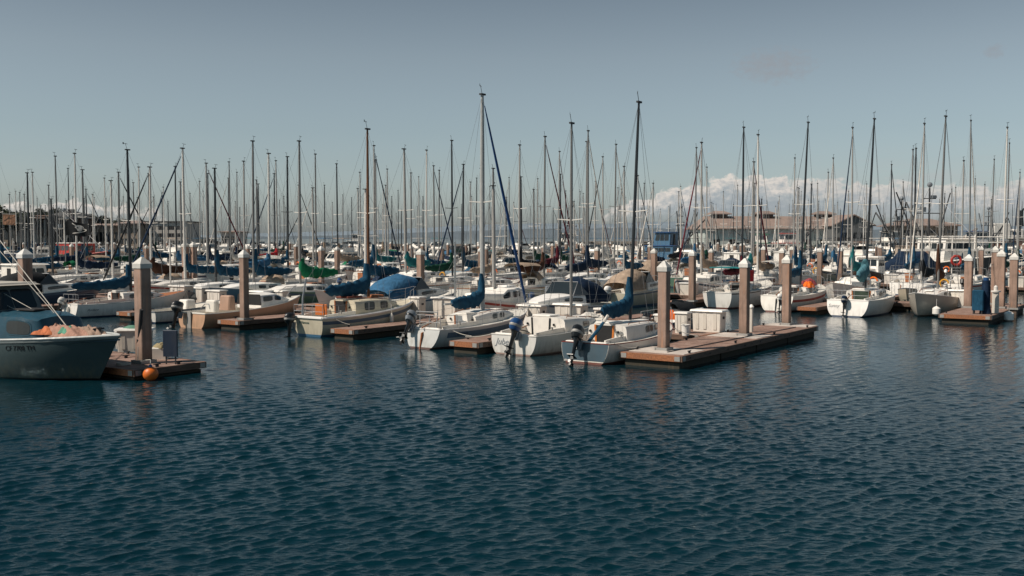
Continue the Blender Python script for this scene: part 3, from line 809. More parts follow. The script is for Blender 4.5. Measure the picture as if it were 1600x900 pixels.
bJ, HJ = row2('J', dict(L=7.4, B=2.8, fs=.92, fb=1.2, tr=.82, draft=.4, rake=.45, trake=-.25, sdraft=.06, e=.52), MHW, 60.0, 16.7, -.3, 11.3, MMAST['black'],
    'broad white sloop with green companionway and faded blue bundled cover', cwmat=paint('dark green hatch boards', (.03, .05, .035)), cw=.42,
    rig=dict(lean=(0, -.35), boom=1.9, cover=fabric('faded teal canvas', (.08, .2, .24)), up=.7, fat=.42, coverlen=1.6), ob=dict(y=.1, z=.65, tilt=R(12), s=1.05, cowl=MCOV['navy']))
put_text(bJ, HJ, 'Sunny', .26, 0, .6, 'transom', flat('thin grey lettering', (.3, .3, .3)), y0=.75)
bK, HK = row2('K', dict(L=7.2, B=2.6, fs=.85, fb=1.35, tr=.6, draft=.4, rake=.5, e=.6), hullpaint('warm grey hull', (.50, .46, .40), (.1, .07, .05)), 61.9, 13.1, .2, 11.4, MMAST['grey'],
    'grey sloop moored bow outwards beside the right hand dock', heading=pi-.12, rig=dict(boom=2.2, cover=MCOV['brown'], up=1.8, fat=.22, coverlen=1.0, lean=(0, .25)), rudder=False)
put_text(bK, HK, 'CF 1902 FK', .16, 2.3, .95, 'side', MBLK, shear=0, name='registration_number')

def heap(name, mat, pos, sx, sy, sz, label, cat, seed=1, rz=0, n=22, grp=None, fold=1.0):
    """crumpled cloth or net heap resting on something"""
    rnd = np.random.RandomState(seed); m = MB(); K = n+20; J = 18
    ph = rnd.rand(8)*6.28; fr = rnd.randint(2, 9, 8)
    vs = []
    for j in range(J+1):
        q = j/J
        for k in range(K):
            a = 2*pi*k/K; r = q*(1+.12*sin(fr[0]*a+ph[0])+.08*sin(fr[1]*a+ph[1]))
            x, y = r*cos(a), r*sin(a)
            h = max(0, (1-q**3))*(.72+.13*fold*sin(x*fr[2]+ph[2])*cos(y*fr[3]+ph[3])+.07*fold*sin(fr[4]*x*1.7+fr[5]*y+ph[4])+.07*fold*abs(sin(7*x-5*y+ph[5]+2.5*sin(3*y)))+.05*fold*abs(sin(15*x+9*y+ph[6]+2*sin(6*x)))+.012*rnd.randn())
            vs.append((x*sx/2, y*sy/2, h*sz))
    fs = [(j*K+k, j*K+(k+1) % K, (j+1)*K+(k+1) % K, (j+1)*K+k) for j in range(J) for k in range(K)]
    m.add(vs, fs); o = m.build(name, mat, None, True, 80); o.location = pos; o.rotation_euler[2] = rz
    return tag(o, label, cat, grp)
def L2W(root, x, y, z):
    c, s = cos(root.rotation_euler[2]), sin(root.rotation_euler[2]); l = root.location
    return (l[0]+x*c-y*s, l[1]+x*s+y*c, l[2]+z)
heap('cloth_bundle', MCOV['orange'], L2W(bI, -.4, -.75, 1.35), .9, .6, .42, 'orange cloth bundle on the red striped sloop', 'cloth', 3, rz=.4)
heap('cloth_bundle', fabric('rose cloth', (.35, .08, .09)), L2W(bI, 1.9, 0, 1.35), 1.5, .7, .5, 'rose and white sail bag on the bow of the red striped sloop', 'sail bag', 5, rz=.6)
heap('cloth_bundle', MCOV['white'], L2W(bB, 2.4, 0, 1.14), .7, .5, .16, 'pale coiled line heap on the foredeck of the open sloop', 'rope', 9)
fender(L2W(bD, .45, -1.42, .62), MWD, 'long white fender hanging at the side of the cream sloop', tilt=0)
fender(L2W(bK, 3.1, .95, .35), MORG if 0 else MW, 'round white fender at the bow of the grey sloop', r=.22, l=.46)

# ------------------------------------------------------------------ power boats (also used as prototypes)
def frustum(m, x0, x1, wb, wt, z0, z1, sa=.1, sf=.5, wf=None):
    wfb = wf or wb; wft = wt*(wfb/wb)
    v = [(x0, -wb, z0), (x1, -wfb, z0), (x1, wfb, z0), (x0, wb, z0), (x0+sa, -wt, z1), (x1-sf, -wft, z1), (x1-sf, wft, z1), (x0+sa, wt, z1)]
    m.add(v, [(0, 3, 2, 1), (4, 5, 6, 7), (0, 1, 5, 4), (1, 2, 6, 5), (2, 3, 7, 6), (3, 0, 4, 7)]); return v
def house(root, x0, x1, wb, wt, z0, z1, mat=None, roof=None, sa=.1, sf=.5, wf=None, nside=3, nfront=3, over=.18, band=(.42, .86), name='deckhouse', glass=None, aft=True, frames=False):
    mat = mat or MW; glass = glass or MGLASS
    m = MB(); v = frustum(m, x0, x1, wb, wt, z0, z1, sa, sf, wf); h = m.build(name, mat, root)
    quads = {'s': (v[0], v[1], v[5], v[4]), 'p': (v[2], v[3], v[7], v[6]), 'f': (v[1], v[2], v[6], v[5])}
    for key, q in quads.items():
        n = nfront if key == 'f' else nside
        for i in range(n):
            a0 = .07+(.86)*i/n+.012; a1 = .07+.86*(i+1)/n-.012
            MB().pane(q, (a0, band[0]), (a1, band[1]), off=.012, rnd=.14).build('window', glass, h)
    if aft:
        q = (v[3], v[0], v[4], v[7]); MB().pane(q, (.38, .02), (.64, .86), off=.012, rnd=.05).build('door', MTEAK if aft == 'wood' else MDK, h)
    ra = v[4][0]-over*.6; rb = v[5][0]+over*1.6; cx = (ra+rb)/2
    MB().box(cx, 0, z1+.035, rb-ra, wt*2+over*1.5, .08, bev=.05, tx=.96, ty=.94).build('roof', roof or mat, h)
    return h, v
POW = {}
def powerboat(kind, hmat=None, loc=(0, 0, 0), rz=0, label=None, canvas=None, group=None, name='motor_boat', cat='motor boat', detail=True):
    root = empty(name, loc, rz, label, cat, group)
    hmat = hmat or MHW; canvas = canvas or MCOV['blue']
    if kind == 'flybridge':
        H = Hull(L=9.5, B=3.2, fs=.95, fb=1.65, sag=.08, tr=.9, draft=.5, rake=.9, sdraft=.25, e=.35, eb=1.1, mid=.5)
        H.hull_mesh().build('hull', hmat, root, True, 45); H.deck_mesh((-4.5, -2.2, .8, .4)).build('deck', MWD, root)
        H.band_mesh(.10, .2).build('rub_rail', MBLK, root); 
        h, v = house(root, -2.2, 2.2, 1.25, 1.1, 1.15, 2.55, sa=.05, sf=1.3, nside=3, nfront=3, band=(.4, .85))
        m = MB(); frustum(m, -1.5, .7, 1.05, .98, 2.6, 3.15, 0, .35); m.build('flybridge', MW, root)
        m = MB(); m.pane(((.72, -1, 3.1), (.72, 1, 3.1), (.45, .95, 3.5), (.45, -.95, 3.5)), off=.02); m.build('windscreen', MGLASS, root)
        m = MB()
        for sx in (-1.4, .2):
            for sy in (-1, 1): m.tube([(sx, sy, 3.1), (sx, sy, 4.35)], .02, 5)
        m.build('top_frame', MSS, root); MB().box(-.6, 0, 4.38, 2.1, 2.2, .06, bev=.05).build('bimini_top', canvas, root)
    elif kind == 'express':
        H = Hull(L=7.6, B=2.7, fs=.9, fb=1.3, sag=.03, tr=.92, draft=.45, rake=.9, sdraft=.25, e=.32, eb=1.15, mid=.5)
        H.hull_mesh().build('hull', hmat, root, True, 45); H.deck_mesh((-3.5, -.6, .82, .35)).build('deck', MWD, root)
        H.band_mesh(.06, .15).build('rub_rail', MBAND, root)
        secs = [(-.6, 1.0, .95, .55), (.6, .95, 1.05, .5), (1.8, .7, 1.15, .3), (2.9, .35, 1.2, .08)]
        cabin_mesh(MB(), secs).build('cabin', MW, root, True, 40)
        for sg in (-1, 1): cab_window(secs, -.3, 1.2, .35, .72, sg, .02).build('window', MGLASS, root)
        m = MB(); m.pane(((.5, -.85, 1.5), (.5, .85, 1.5), (-.1, .75, 2.15), (-.1, -.75, 2.15)), off=.01); 
        for sg in (-1, 1): m.prism([(.5, sg*.87, 1.5), (-.1, sg*.77, 2.15), (-.9, sg*.95, 1.5)], (0, .02, 0))
        m.build('windscreen', MGLASS, root)
        m = MB(); m.tube([(.5, -.87, 1.5), (-.1, -.77, 2.17), (-.1, .77, 2.17), (.5, .87, 1.5)], .025, 5); m.build('windscreen_frame', MSS, root)
        m = MB(); rings = []
        for x, w, z in ((-3.1, 1.0, 1.55), (-2.4, 1.05, 2.1), (-1.2, .95, 2.4), (-.15, .8, 2.2)):
            rings.append([(x, w*cos(a), 1.05+(z-1.05)*sin(a)**.6) for a in [pi*k/8 for k in range(9)]])
        m.loft(rings, closed=False); m.build('cockpit_canvas', canvas, root, True)
    elif kind == 'pilothouse':
        H = Hull(L=8.2, B=2.8, fs=.85, fb=1.6, sag=.12, tr=.85, draft=.5, rake=.6, sdraft=.2, e=.42, mid=.48)
        H.hull_mesh().build('hull', hmat, root, True, 45); H.deck_mesh((-3.8, -.2, .8, .35)).build('deck', MWD, root)
        H.rail_mesh(r=.035).build('rub_rail', MBAND, root)
        house(root, -.3, 1.9, 1.02, .95, 1.05, 2.65, sa=0, sf=.25, nside=3, nfront=3, band=(.5, .86), aft=True)
        secs = [(1.7, .85, 1.2, .45), (2.5, .6, 1.3, .3), (3.1, .35, 1.35, .08)]; cabin_mesh(MB(), secs).build('trunk', MW, root, True)
        m = MB(); m.tube([(0, 0, 2.7), (0, 0, 4.4)], .03, 5); m.tube([(-.1, -.5, 3.6), (-.1, .5, 3.6)], .02, 5); m.tube([(.4, .6, 2.7), (.2, .6, 5.2)], .012, 4); m.build('antenna_mast', MGALV, root)
        m = MB(); m.lathe((.9, 0, 2.75), [(.02, 0), (.28, .02), (.28, .16), (.1, .24)], 12); m.build('radar_dome', MW, root, True)
    elif kind == 'skiff':
        H = Hull(L=5.4, B=2.0, fs=.6, fb=.95, sag=.03, tr=.85, draft=.3, rake=.6, sdraft=.12, e=.4, mid=.45)
        H.hull_mesh().build('hull', hmat, root, True, 45); H.deck_mesh((-2.5, .9, .8, .2)).build('deck', MWD, root)
        H.rail_mesh(r=.03).build('rub_rail', MGRY, root)
        m = MB(); m.box(-.1, 0, .65, .7, .7, .9, tx=.8, bev=.05); m.build('console', MW, root)
        m = MB(); m.pane(((.3, -.35, 1.05), (.3, .35, 1.05), (.15, .3, 1.5), (.15, -.3, 1.5)), off=.01); m.build('windscreen', MGLASS, root)
        outboard(root, -2.7, 0, .5, tilt=R(12), s=1.15)
    if detail and kind != 'skiff':
        rails(root, H, [.6, 1.6, 2.4] if kind != 'express' else [1.2, 2.1], h=.55, pushpit=False, r=.016, wires=True)
    if kind == 'express': outboard(root, -3.85, 0, .7, tilt=R(10), s=1.3, cowl=MW)
    return root, H

# E peach cuddy boat on the second finger
def peach():
    root = empty('motor_boat', bpos(34.2, 40.9), HEAD, 'peach coloured cabin boat with outboard, berthed beside the second finger dock', 'motor boat')
    H = Hull(L=6.9, B=2.4, fs=.72, fb=1.25, sag=.05, tr=.86, draft=.3, rake=.5, trake=-.05, sdraft=.1, e=.42)
    H.hull_mesh().build('hull', MHP, root, True, 45); H.deck_mesh((-3.1, .2, .78, .25)).build('deck', MWD, root); H.rail_mesh(r=.03).build('rub_rail', MWD, root, True)
    secs = [(.1, .92, .85, .62), (1.2, .86, .92, .58), (1.9, .7, 1.0, .3), (2.5, .42, 1.08, .06)]
    cabin_mesh(MB(), secs).build('cabin', MW, root, True, 40)
    for sg in (-1, 1):
        for a, b in ((.3, .95), (1.1, 1.6)): cab_window(secs, a, b, .42, .85, sg, .016).build('window', MGLASS, root)
    m = MB(); m.pane(((.1, .95, .95), (.1, -.95, .95), (.1, -.85, 1.5), (.1, .85, 1.5)), off=.01, rnd=.05); m.build('door', MDK, root)
    MB().box(-1.0, .35, 1.1, .5, .8, .75, tx=.7, bev=.06).build('helm_seat', paint('tan seat', (.42, .27, .2)), root)
    MB().box(-1.9, .4, .98, .35, .75, .6, tx=.85, bev=.06).build('swivel_seat', MWD, root)
    MB().tube([(-2.6, -.3, .9), (-2.5, -.1, 1.12), (-2.5, .2, 1.12), (-2.6, .4, .9)], .025, 6).build('stern_rail', MSS, root)
    MB().tube([(2.0, -.6, 1.2), (2.9, -.3, 1.75), (3.4, 0, 1.8), (2.9, .3, 1.75), (2.0, .6, 1.2)], .018, 6).build('pulpit_rail', MSS, root, True)
    MB().box(-3.52, .1, .35, .05, .28, .9).build('transom_bracket', MGALV, root)
    outboard(root, -3.55, .62, .62, tilt=R(16), s=1.3, cowl=MBLK)
    m = MB(); m.box(2.9, 0, 1.26, .1, .1, .12); m.tube([(2.9, -.12, 1.32), (2.9, .12, 1.32)], .02, 5); m.build('mooring_bitt', MDST, root)
peach()
r_, h_ = powerboat('skiff', MHW, bpos(33.8, 45.2), HEAD, 'small open white skiff with grey outboard left of the peach boat')
r_, h_ = powerboat('skiff', MHB, bpos(42.6, 20.6), HEAD, 'dark blue open boat behind the first end dock piling')
heap('cloth_bundle', MCOV['orange'], L2W(r_, -1.5, -.35, .72), .9, .8, .5, 'orange life jackets heaped in the dark blue open boat', 'life jacket', 8)
m = MB(); m.loft([[(x, y*w, z) for y, z in ((-1, 0), (-.9, .5), (-.5, .8), (0, .88), (.5, .8), (.9, .5), (1, 0))] for x, w, z in ((-.9, .75, 0), (.9, .75, 0))], closed=False)
m.v = [(x, y, z+.55) for x, y, z in m.v]; m.build('cockpit_canvas', MCOV['black'], r_, True)
powerboat('express', MHW2, bpos(43.2, 27.2), HEAD+pi, 'white express cruiser with dark windscreen behind the dock boxes', MCOV['navy'])
powerboat('express', MHW, bpos(43.4, 37.6), HEAD, 'runabout under a bright blue boat cover', MCOV['bright blue'])

# ------------------------------------------------------------------ docks of the first two rows
dock_piece('end_dock', 30.4, 44.3, 14.5, 16.75, 'long brown end dock with three tall pilings on the right')
MB_ = MB
for uc, nm in ((31.6, 1), (38.0, 2), (44.0, 3)):
    pass
pads = []
for (px, yb, vv, lab) in ((1038, 548, 15.75, 'nearest of the three tall pilings on the end dock'), (1164, 526, 15.45, 'middle of the three tall pilings on the end dock'), (1230, 508, 15.8, 'farthest of the three tall pilings on the end dock')):
    t = (px-800)/F; Y = vv/(.576-.817*t); X = t*Y
    zt = CH-((407 if px == 1038 else 403 if px == 1164 else 398)-HY)/F*Y
    piling(X, Y, zt, .335, lab, near=True, dz=DZ, group=None)
    u, v = UVof(X, Y)
    c = W(u, 15.62)
    pads.append((c, 1.5 if px != 1230 else 1.1))
endd = [o for o in COL.objects if o.name == 'end_dock'][0]
for (c, l) in pads:
    du = (c[0]-endd.location[0])*cos(HEAD)+(c[1]-endd.location[1])*sin(HEAD)
    dv = -(c[0]-endd.location[0])*sin(HEAD)+(c[1]-endd.location[1])*cos(HEAD)
    # light concrete frame around the pile
    m = MB()
    m.box(du, dv, DZ+.006, l+.2, 2.1, .02)
    m.build('concrete_pad', MPAD, endd)
dock_piece('walkway_dock', 37.2, 39.7, 16.95, 66, 'long brown walkway dock carrying white dock boxes, behind the first boats', along='v')
fing1 = [(29.9, 22.65, 23.95, 'short finger dock end between the open sloop and the slate banded sloop'), (31.0, 30.2, 31.5, 'finger dock in front of the cream sloop'),
         (31.2, 37.9, 39.4, 'finger dock with one piling beside the peach boat'), (31.5, 47.0, 48.2, 'finger dock right of the low white sloop'), (31.3, 55.6, 56.9, 'finger dock left of the low white sloop')]
for u0, v0, v1, lab in fing1: dock_piece('finger_dock', u0, 37.15, v0, v1, lab)
def pile_px(px, ytop, v=None, u=None, w=.335, label=None, near=True, dz=DZ):
    t = (px-800)/F
    Y = v/(.576-.817*t) if v else u/(.576*t+.817)
    return piling(t*Y, Y, CH-(ytop-HY)/F*Y, w, label, near=near, dz=dz)
pile_px(381, 390, u=31.75, label='lone tall piling at the end of the second finger dock')
def rope_line(a, b, sag, label, r=.014, mat=None):
    pts = [tuple(a[i]+(b[i]-a[i])*f-(sag*4*f*(1-f) if i == 2 else 0) for i in range(3)) for f in [k/10 for k in range(11)]]
    tag(MB().tube(pts, r, 5).build('mooring_line', mat or MROPE, None, True), label, 'mooring line')
def uvz(u, v, z): X, Y = W(u, v); return (X, Y, z)
rope_line(L2W(bA, -2.9, -1.0, .75), uvz(31.2, 16.6, DZ+.1), .08, 'mooring line from the stern of the black masted sloop to the end dock')
rope_line(L2W(bA, 2.7, -.3, 1.0), uvz(36.3, 16.6, DZ+.1), .1, 'bow line of the black masted sloop to the end dock')
rope_line(L2W(bB, 3.2, 0, 1.15), uvz(37.5, 21.0, DZ+.1), .2, 'bow line of the open sloop to the walkway dock')
rope_line(L2W(bB, -2.8, 1.0, .78), uvz(30.6, 23.8, DZ+.1), .06, 'stern line of the open sloop to the short finger dock')
rope_line(L2W(bC, 3.4, 0, 1.2), uvz(37.5, 25.0, DZ+.1), .15, 'bow line of the slate banded sloop to the walkway dock')
rope_line(L2W(bC, -2.9, -.8, .8), uvz(31.0, 23.8, DZ+.1), .06, 'stern line of the slate banded sloop to its finger dock')
rope_line(L2W(bD, -3.0, -1.0, .9), uvz(32.0, 31.4, DZ+.1), .05, 'stern line of the cream sloop to its finger dock')
rope_line(uvz(31.0, 15.3, DZ+.03), uvz(43.0, 15.0, DZ+.03), 0, 'dark hose lying along the end dock boards', .02, MBLK)
# dock boxes on the walkway
for px, uu, kind, s, lab in ((1068, 37.9, 1, 1.05, 'narrow white locker beside a bucket, right of the nearest end piling'), (1109, 39.2, 0, 1.2, 'wide white dock box between the first two end pilings'),
        (1024+8, 38.6, 1, .8, 'small pale locker behind the nearest end piling'),
        (832, 38.0, 0, 1.15, 'white dock box behind the bow of the slate banded sloop'), (893, 38.3, 0, 1.3, 'long white dock box behind the open sloop mast'),
        (652, 37.7, 1, 1.25, 'tall white locker with bucket at the bow of the cream sloop'), (700, 38.4, 0, 1.35, 'wide grey white dock box below the blue cover'),
        (745, 38.3, 1, 1.1, 'slim white locker at the foot of the thick mast'),
        (440, 38.3, 1, 1.2, 'white locker right of the lone tall piling'), (405, 38.4, 0, 1.2, 'white dock box just right of the lone tall piling'),
        (338, 38.4, 0, 1.1, 'white dock box behind the peach boat stern'), (315, 38.5, 1, 1.15, 'slim white locker behind the peach boat'), (283, 38.5, 0, 1.35, 'white dock box left of the peach boat'), (940, 38.4, 1, 1.0, 'narrow white locker behind the blue wrapped tiller')):
    t = (px-800)/F; Y = uu/(.576*t+.817); dockbox(t*Y, Y, DZ, lab, kind=kind, s=s*.92)
def bucket(X, Y, z, label, s=1):
    root = empty('bucket', (X, Y, z), 0, label, 'bucket')
    MB().lathe((0, 0, 0), [(.12*s, 0), (.15*s, .36*s), (.165*s, .37*s), (.165*s, .40*s), (.14*s, .40*s), (.12*s, .1*s)], 14).build('pail', MW, root, True)
    MB().tube([(.15*s*cos(a), .03, .38*s+.1*s*sin(a)) for a in [pi*k/6 for k in range(7)]], .006, 4).build('handle', MGALV, root)
X, Y = W(36.6, 17.15)
t = (1072-800)/F; Y = 36.9/(.576*t+.817); bucket(t*Y, Y, DZ, 'white bucket standing by the narrow locker on the end dock', 1.15)
t = (632-800)/F; Y = 37.6/(.576*t+.817); bucket(t*Y, Y, DZ, 'white bucket beside the tall locker at the cream sloop bow', 1.25)

def lamp_post(px, ytop, u, label, rot=0):
    t = (px-800)/F; Y = u/(.576*t+.817); z = CH-(ytop-HY)/F*Y
    root = empty('dock_post', (t*Y, Y, DZ), rot, label, 'post')
    MB().tube([(0, 0, 0), (0, 0, z-DZ)], .05, 8).build('pole', MMAST['white'], root, True)
    MB().box(0, 0, .02, .22, .22, .04).build('base_plate', MGALV, root)
lamp_post(711, 378, 38.6, 'thin white post behind the slate banded sloop')
lamp_post(266, 373, 38.6, 'thin white post right of the left foreground piling')
# power pedestals at the end dock
for px, u, lab in ((1175, 40.0, 'slim white power pedestal behind the middle end piling'), ):
    t = (px-800)/F; Y = u/(.576*t+.817)
    root = empty('power_pedestal', (t*Y, Y, DZ), HEAD, lab, 'power pedestal')
    MB().box(0, 0, .5, .14, .14, 1.0, bev=.02).build('body', MBOX, root); MB().lathe((0, 0, 1.0), [(.1, 0), (.11, .06), (.04, .16)], 10).build('cap', MW, root, True)

# second row, right hand end dock
dock_piece('end_dock', 55.2, 66.5, 9.2, 11.6, 'brown end dock on the far right with blue cabinet')
dock_piece('walkway_dock', 63.0, 65.2, 11.8, 118, 'second walkway dock behind the second boat row', along='v')
pile_px(1514, 397, v=11.3, w=.40, label='tall piling at the corner of the right hand dock')
pile_px(1565, 390, v=9.75, w=.40, label='tall piling beside the white pedestal on the right hand dock')
pile_px(1585, 395, v=9.0, w=.40, label='rightmost tall piling of the marina')
pile_px(1555, 384, u=64.6, w=.36, label='thinner piling behind the white pedestal, right hand dock')
def pxpos(px, u): t = (px-800)/F; Y = u/(.576*t+.817); return t*Y, Y
X, Y = pxpos(1530, 56.3)
root = empty('equipment_cabinet', (X, Y, DZ), HEAD, 'blue cabinet on legs at the corner of the right hand dock', 'cabinet')
MB().box(0, 0, .72, .42, .55, 1.05, bev=.04).build('body', MCOV['blue'], root)
m = MB()
for sx in (-.15, .15):
    for sy in (-.2, .2): m.box(sx, sy, .1, .05, .05, .2)
m.build('leg', MDST, root)
X, Y = pxpos(1541.5, 56.6)
root = empty('wrapped_post', (X, Y, DZ), HEAD, 'tall post wrapped in dark blue canvas beside the blue cabinet', 'post')
m = MB(); m.tube([(.0, 0, 0), (.02, .02, .5), (-.01, .0, 1.0), (0, 0, 1.55), (0, 0, 1.75)], [.30, .24, .21, .2, .19], 10); m.build('canvas_wrap', MCOV['navy'], root, True)
MB().tube([(0, 0, 1.7), (0, 0, 1.9)], .14, 10).build('post_top', MBLUEP, root, True)
X, Y = pxpos(1557, 57.6)
root = empty('power_pedestal', (X, Y, DZ), HEAD, 'white power pedestal on the right hand dock', 'power pedestal')
MB().box(0, 0, .55, .3, .3, 1.1, bev=.03).build('body', MBOX, root); MB().lathe((0, 0, 1.1), [(.24, 0), (.24, .08), (.1, .1), (.1, .28), (.03, .36)], 12).build('cap', MW, root, True)
X, Y = pxpos(1497, 61.5); dockbox(X, Y, DZ, 'white dock box behind the grey bow out sloop', kind=0, s=1.2)
X, Y = W(58.2, 8.8); fender((X, Y, .25), MW, 'white round buoy at the edge of the right hand dock', r=.24, l=.5)

# ------------------------------------------------------------------ left foreground float and its things
LD = .32
dk = dock_piece('end_dock', 18.3, 20.9, 27.2, 30.3, 'brown float in the left foreground with orange buoy', along='u', dz=LD)
dock_piece('walkway_dock', 19.4, 20.9, 30.35, 60, 'walkway dock running left behind the grey green fishing boat', along='v', dz=LD)
def scr(px, py, z):  # world point seen at a pixel for a known height
    Y = F*(CH-z)/(py-HY); return ((px-800)/F*Y, Y, z)
p = scr(222, 568, LD)
piling(p[0], p[1], 3.80, .39, 'thick piling with white cap on the left foreground float', near=True, dz=LD)
t = (39-800)/F; Y = 38.7; piling(t*Y, Y, 4.0, .40, 'thick piling with white cap at the far left, behind the fishing boat', near=True, dz=LD)
def strut(a, b, r, mat, name, label, cat):
    root = empty(name, a, 0, label, cat)
    d = [b[i]-a[i] for i in range(3)]
    MB().tube([(0, 0, 0), (d[0]*.45, d[1]*.45, d[2]*.45)], r, 8).build('lower_tube', mat, root, True)
    MB().tube([(d[0]*.45, d[1]*.45, d[2]*.45), d], r*.72, 8).build('upper_tube', mat, root, True)
a = scr(212, 567, LD); 
strut(a, (p[0]+.10, p[1]-.40, 2.1), .085, MDST, 'mooring_strut', 'dark steel mooring strut leaning on the left foreground piling', 'strut')
q = scr(203, 551, LD); bx = dockbox(q[0], q[1]+.35, LD, 'white dock box topped with green net on the left foreground float', kind=0, s=.98, rz=.12)
heap('fishing_net', fabric('green net', (.10, .22, .16)), (q[0], q[1]+.35, LD+.82), .9, .45, .14, 'thin green net heap on the left foreground dock box', 'net', 4)
q = scr(178, 548, LD); dockbox(q[0], q[1]+.6, LD, 'low white locker beside the grey green hull on the left float', kind=1, s=.7, rz=.2)
q = scr(247, 562, LD)
root = empty('fish_crate', q, .15, 'white crate full of dried net behind the left foreground piling', 'crate')
MB().box(0, .1, .20, .5, .45, .40, tx=1.08, ty=1.08, bev=.03).build('tub', MBOX, root)
heap('fishing_net', fabric('straw net', (.34, .28, .16)), (q[0], q[1]+.1, LD+.38), .5, .45, .2, 'straw coloured net lying in the white crate', 'net', 6)
q = scr(264, 570, LD)
root = empty('sign_board', q, radians(-8), 'dark blue board on a stand at the corner of the left float', 'board')
MB().box(0, 0, .68, .50, .06, .86, bev=.02).build('panel', paint('dark blue board', (.01, .025, .055), .55), root)
m = MB(); m.box(-.16, .02, .1, .035, .035, .5); m.box(.16, .02, .1, .035, .035, .5); m.build('stand', MDST, root)
X, Y, _ = scr(232, 590, .1)
root = empty('mooring_buoy', (X, Y, .20), 0, 'orange round mooring buoy floating beside the left float', 'buoy')
m = MB(); m.ball((0, 0, 0), .235, 16, 10, .95); m.build('ball', MORG, root, True, 80)
m = MB(); m.lathe((0, 0, .2), [(.06, 0), (.06, .05), (.03, .09)], 10); m.build('eye', MBLUEP, root, True)
a = scr(222, 570, LD)
tag(MB().tube([(X, Y, .44), (X-.05, Y+.15, .62), (a[0]-.1, a[1]-.25, LD+.15), (a[0]-.1, a[1]-.22, LD+.6)], .012, 5).build('mooring_line', MROPE), 'short rope from the orange buoy to the left foreground piling', 'rope')
def coil(pos, label, r=.2, mat=None):
    m = MB(); pts = [(r*(1+.1*sin(k))*cos(k*.5), r*(1+.1*sin(k))*sin(k*.5), .02+.004*k*.5) for k in range(38)]
    o = m.tube(pts, .016, 5).build('rope_coil', mat or MROPE, None, True); o.location = pos; tag(o, label, 'rope')
coil(scr(190, 572, LD+.0), 'pale rope coiled on the left float corner')

# weathered grey green fishing boat
def fishing_boat():
    hd = R(-27)
    Hh = Hull(L=9.6, B=2.9, fs=1.05, fb=1.44, sag=.0, tr=.8, draft=.5, rake=.95, sdraft=.2, e=.40, eb=1.3, pw=2.1, ns=26)
    tip = (-11.95, 30.25); lx = Hh.L/2+.95*.4
    ox, oy = tip[0]-cos(hd)*lx, tip[1]-sin(hd)*lx
    root = empty('fishing_boat', (ox, oy, 0), hd, 'weathered grey green fishing boat with blue cabin and nets on its foredeck', 'fishing boat')
    Hh.hull_mesh(nth=12).build('hull', MHFG, root, True, 45)
    Hh.deck_mesh(None, drop=.16).build('deck', MBROOF, root)
    Hh.rail_mesh(r=.045, up=.0).build('gunwale', paint('pale gunwale', (.42, .44, .43), .5), root, True)
    Hh.band_mesh(.02, .10, off=.02).build('rub_rail', paint('grey rub rail', (.2, .24, .25), .5), root)
    secs = [(-3.0, 1.12, .95, 1.05), (0.3, 1.12, .98, 1.0), (1.9, 1.02, 1.0, .98), (2.5, .90, 1.02, .84), (2.85, .76, 1.05, .1)]
    cab = cabin_mesh(MB(), secs).build('trunk_cabin', MBROOF, root, True, 38)
    for a, b in ((-2.2, -.9), (-.3, .9), (1.35, 2.3)):
        f = cab_window(secs, a-.05, b+.05, .37, .88, -1, .012, r=.5).build('window_frame', MBROOF, cab); cab_window(secs, a, b, .42, .84, -1, .02, r=.5).build('pane', MGLASS, f)
    MB().box(1.35, -.1, 2.12, .95, .6, .05, bev=.02).build('roof_hatch', MDK, cab)
    # wheelhouse further aft
    h, v = house(root, -3.6, .5, 1.02, .95, 1.9, 2.86, mat=paint('grey wheelhouse', (.13, .155, .16), .6), roof=paint('pale roof edge', (.45, .42, .37), .6), sa=0, sf=.5, nside=3, nfront=2, band=(.2, .85))
    m = MB(); m.prism([(.85, -1.04, 1.95), (.02, -1.0, 2.8), (-.9, -1.0, 2.8), (-.9, -1.06, 1.95)], (0, .03, 0)); m.build('side_canvas', fabric('dark grey canvas', (.04, .05, .055)), root)
    put_text(root, Hh, 'CF 7708 TM', .21, 2.3, 1.02, 'side', MBLK, shear=0, name='registration_number')
    m = MB(); m.box(4.25, 0, 1.5, .12, .12, .3); m.tube([(4.25, -.2, 1.6), (4.25, .2, 1.6)], .03, 6); m.build('mooring_bitt', MBLK, root)
    m = MB(); m.box(4.55, 0, 1.42, .9, .22, .05, bev=.01); m.build('bow_roller', MW, root)
    mast = MB().tube([(-1.9, .1, 2.7), (-1.95, .1, 5.8)], [.07, .05], 8).build('mast', MMAST['white'], root, True)
    m = MB(); m.tube([(-3.4, -.6, 2.75), (-3.5, -.6, 5.0)], .05, 6); m.tube([(-3.5, -.6, 4.1), (-2.9, -.2, 4.5)], .04, 6); m.tube([(-3.7, -.6, 3.6), (-3.4, -.7, 4.3)], .06, 6); m.build('trolling_gear', MDST, root)
    for i, (y, zt, x0, xe) in enumerate(((.15, 5.6, -1.95, 3.1), (-.35, 3.9, -3.4, 3.0), (-.6, 3.4, -3.6, 2.5), (-.8, 3.05, -3.8, 2.4), (.35, 5.9, -3.3, 2.8), (-.9, 2.6, -2.2, .6))):
        MB().tube([(x0, y, zt), (xe, -.15+.05*i, 1.55 if i < 5 else 1.15)], .011 if i else .017, 5).build('stay', MROPE, root)
    MB().tube([(-1.5, -1.1, 1.2), (-.9, -.9, 2.05), (-.4, -1.2, 1.1)], .012, 4).build('bridle', MROPE, root)
    return root
fb = fishing_boat()
heap('fishing_net', fabric('pink beige net', (.42, .24, .18)), L2W(fb, 2.75, -.3, 1.36), 2.9, .95, .36, 'large pink beige net spread over the foredeck of the blue cabin boat', 'net', 11, rz=R(-27), n=40, fold=1.6)
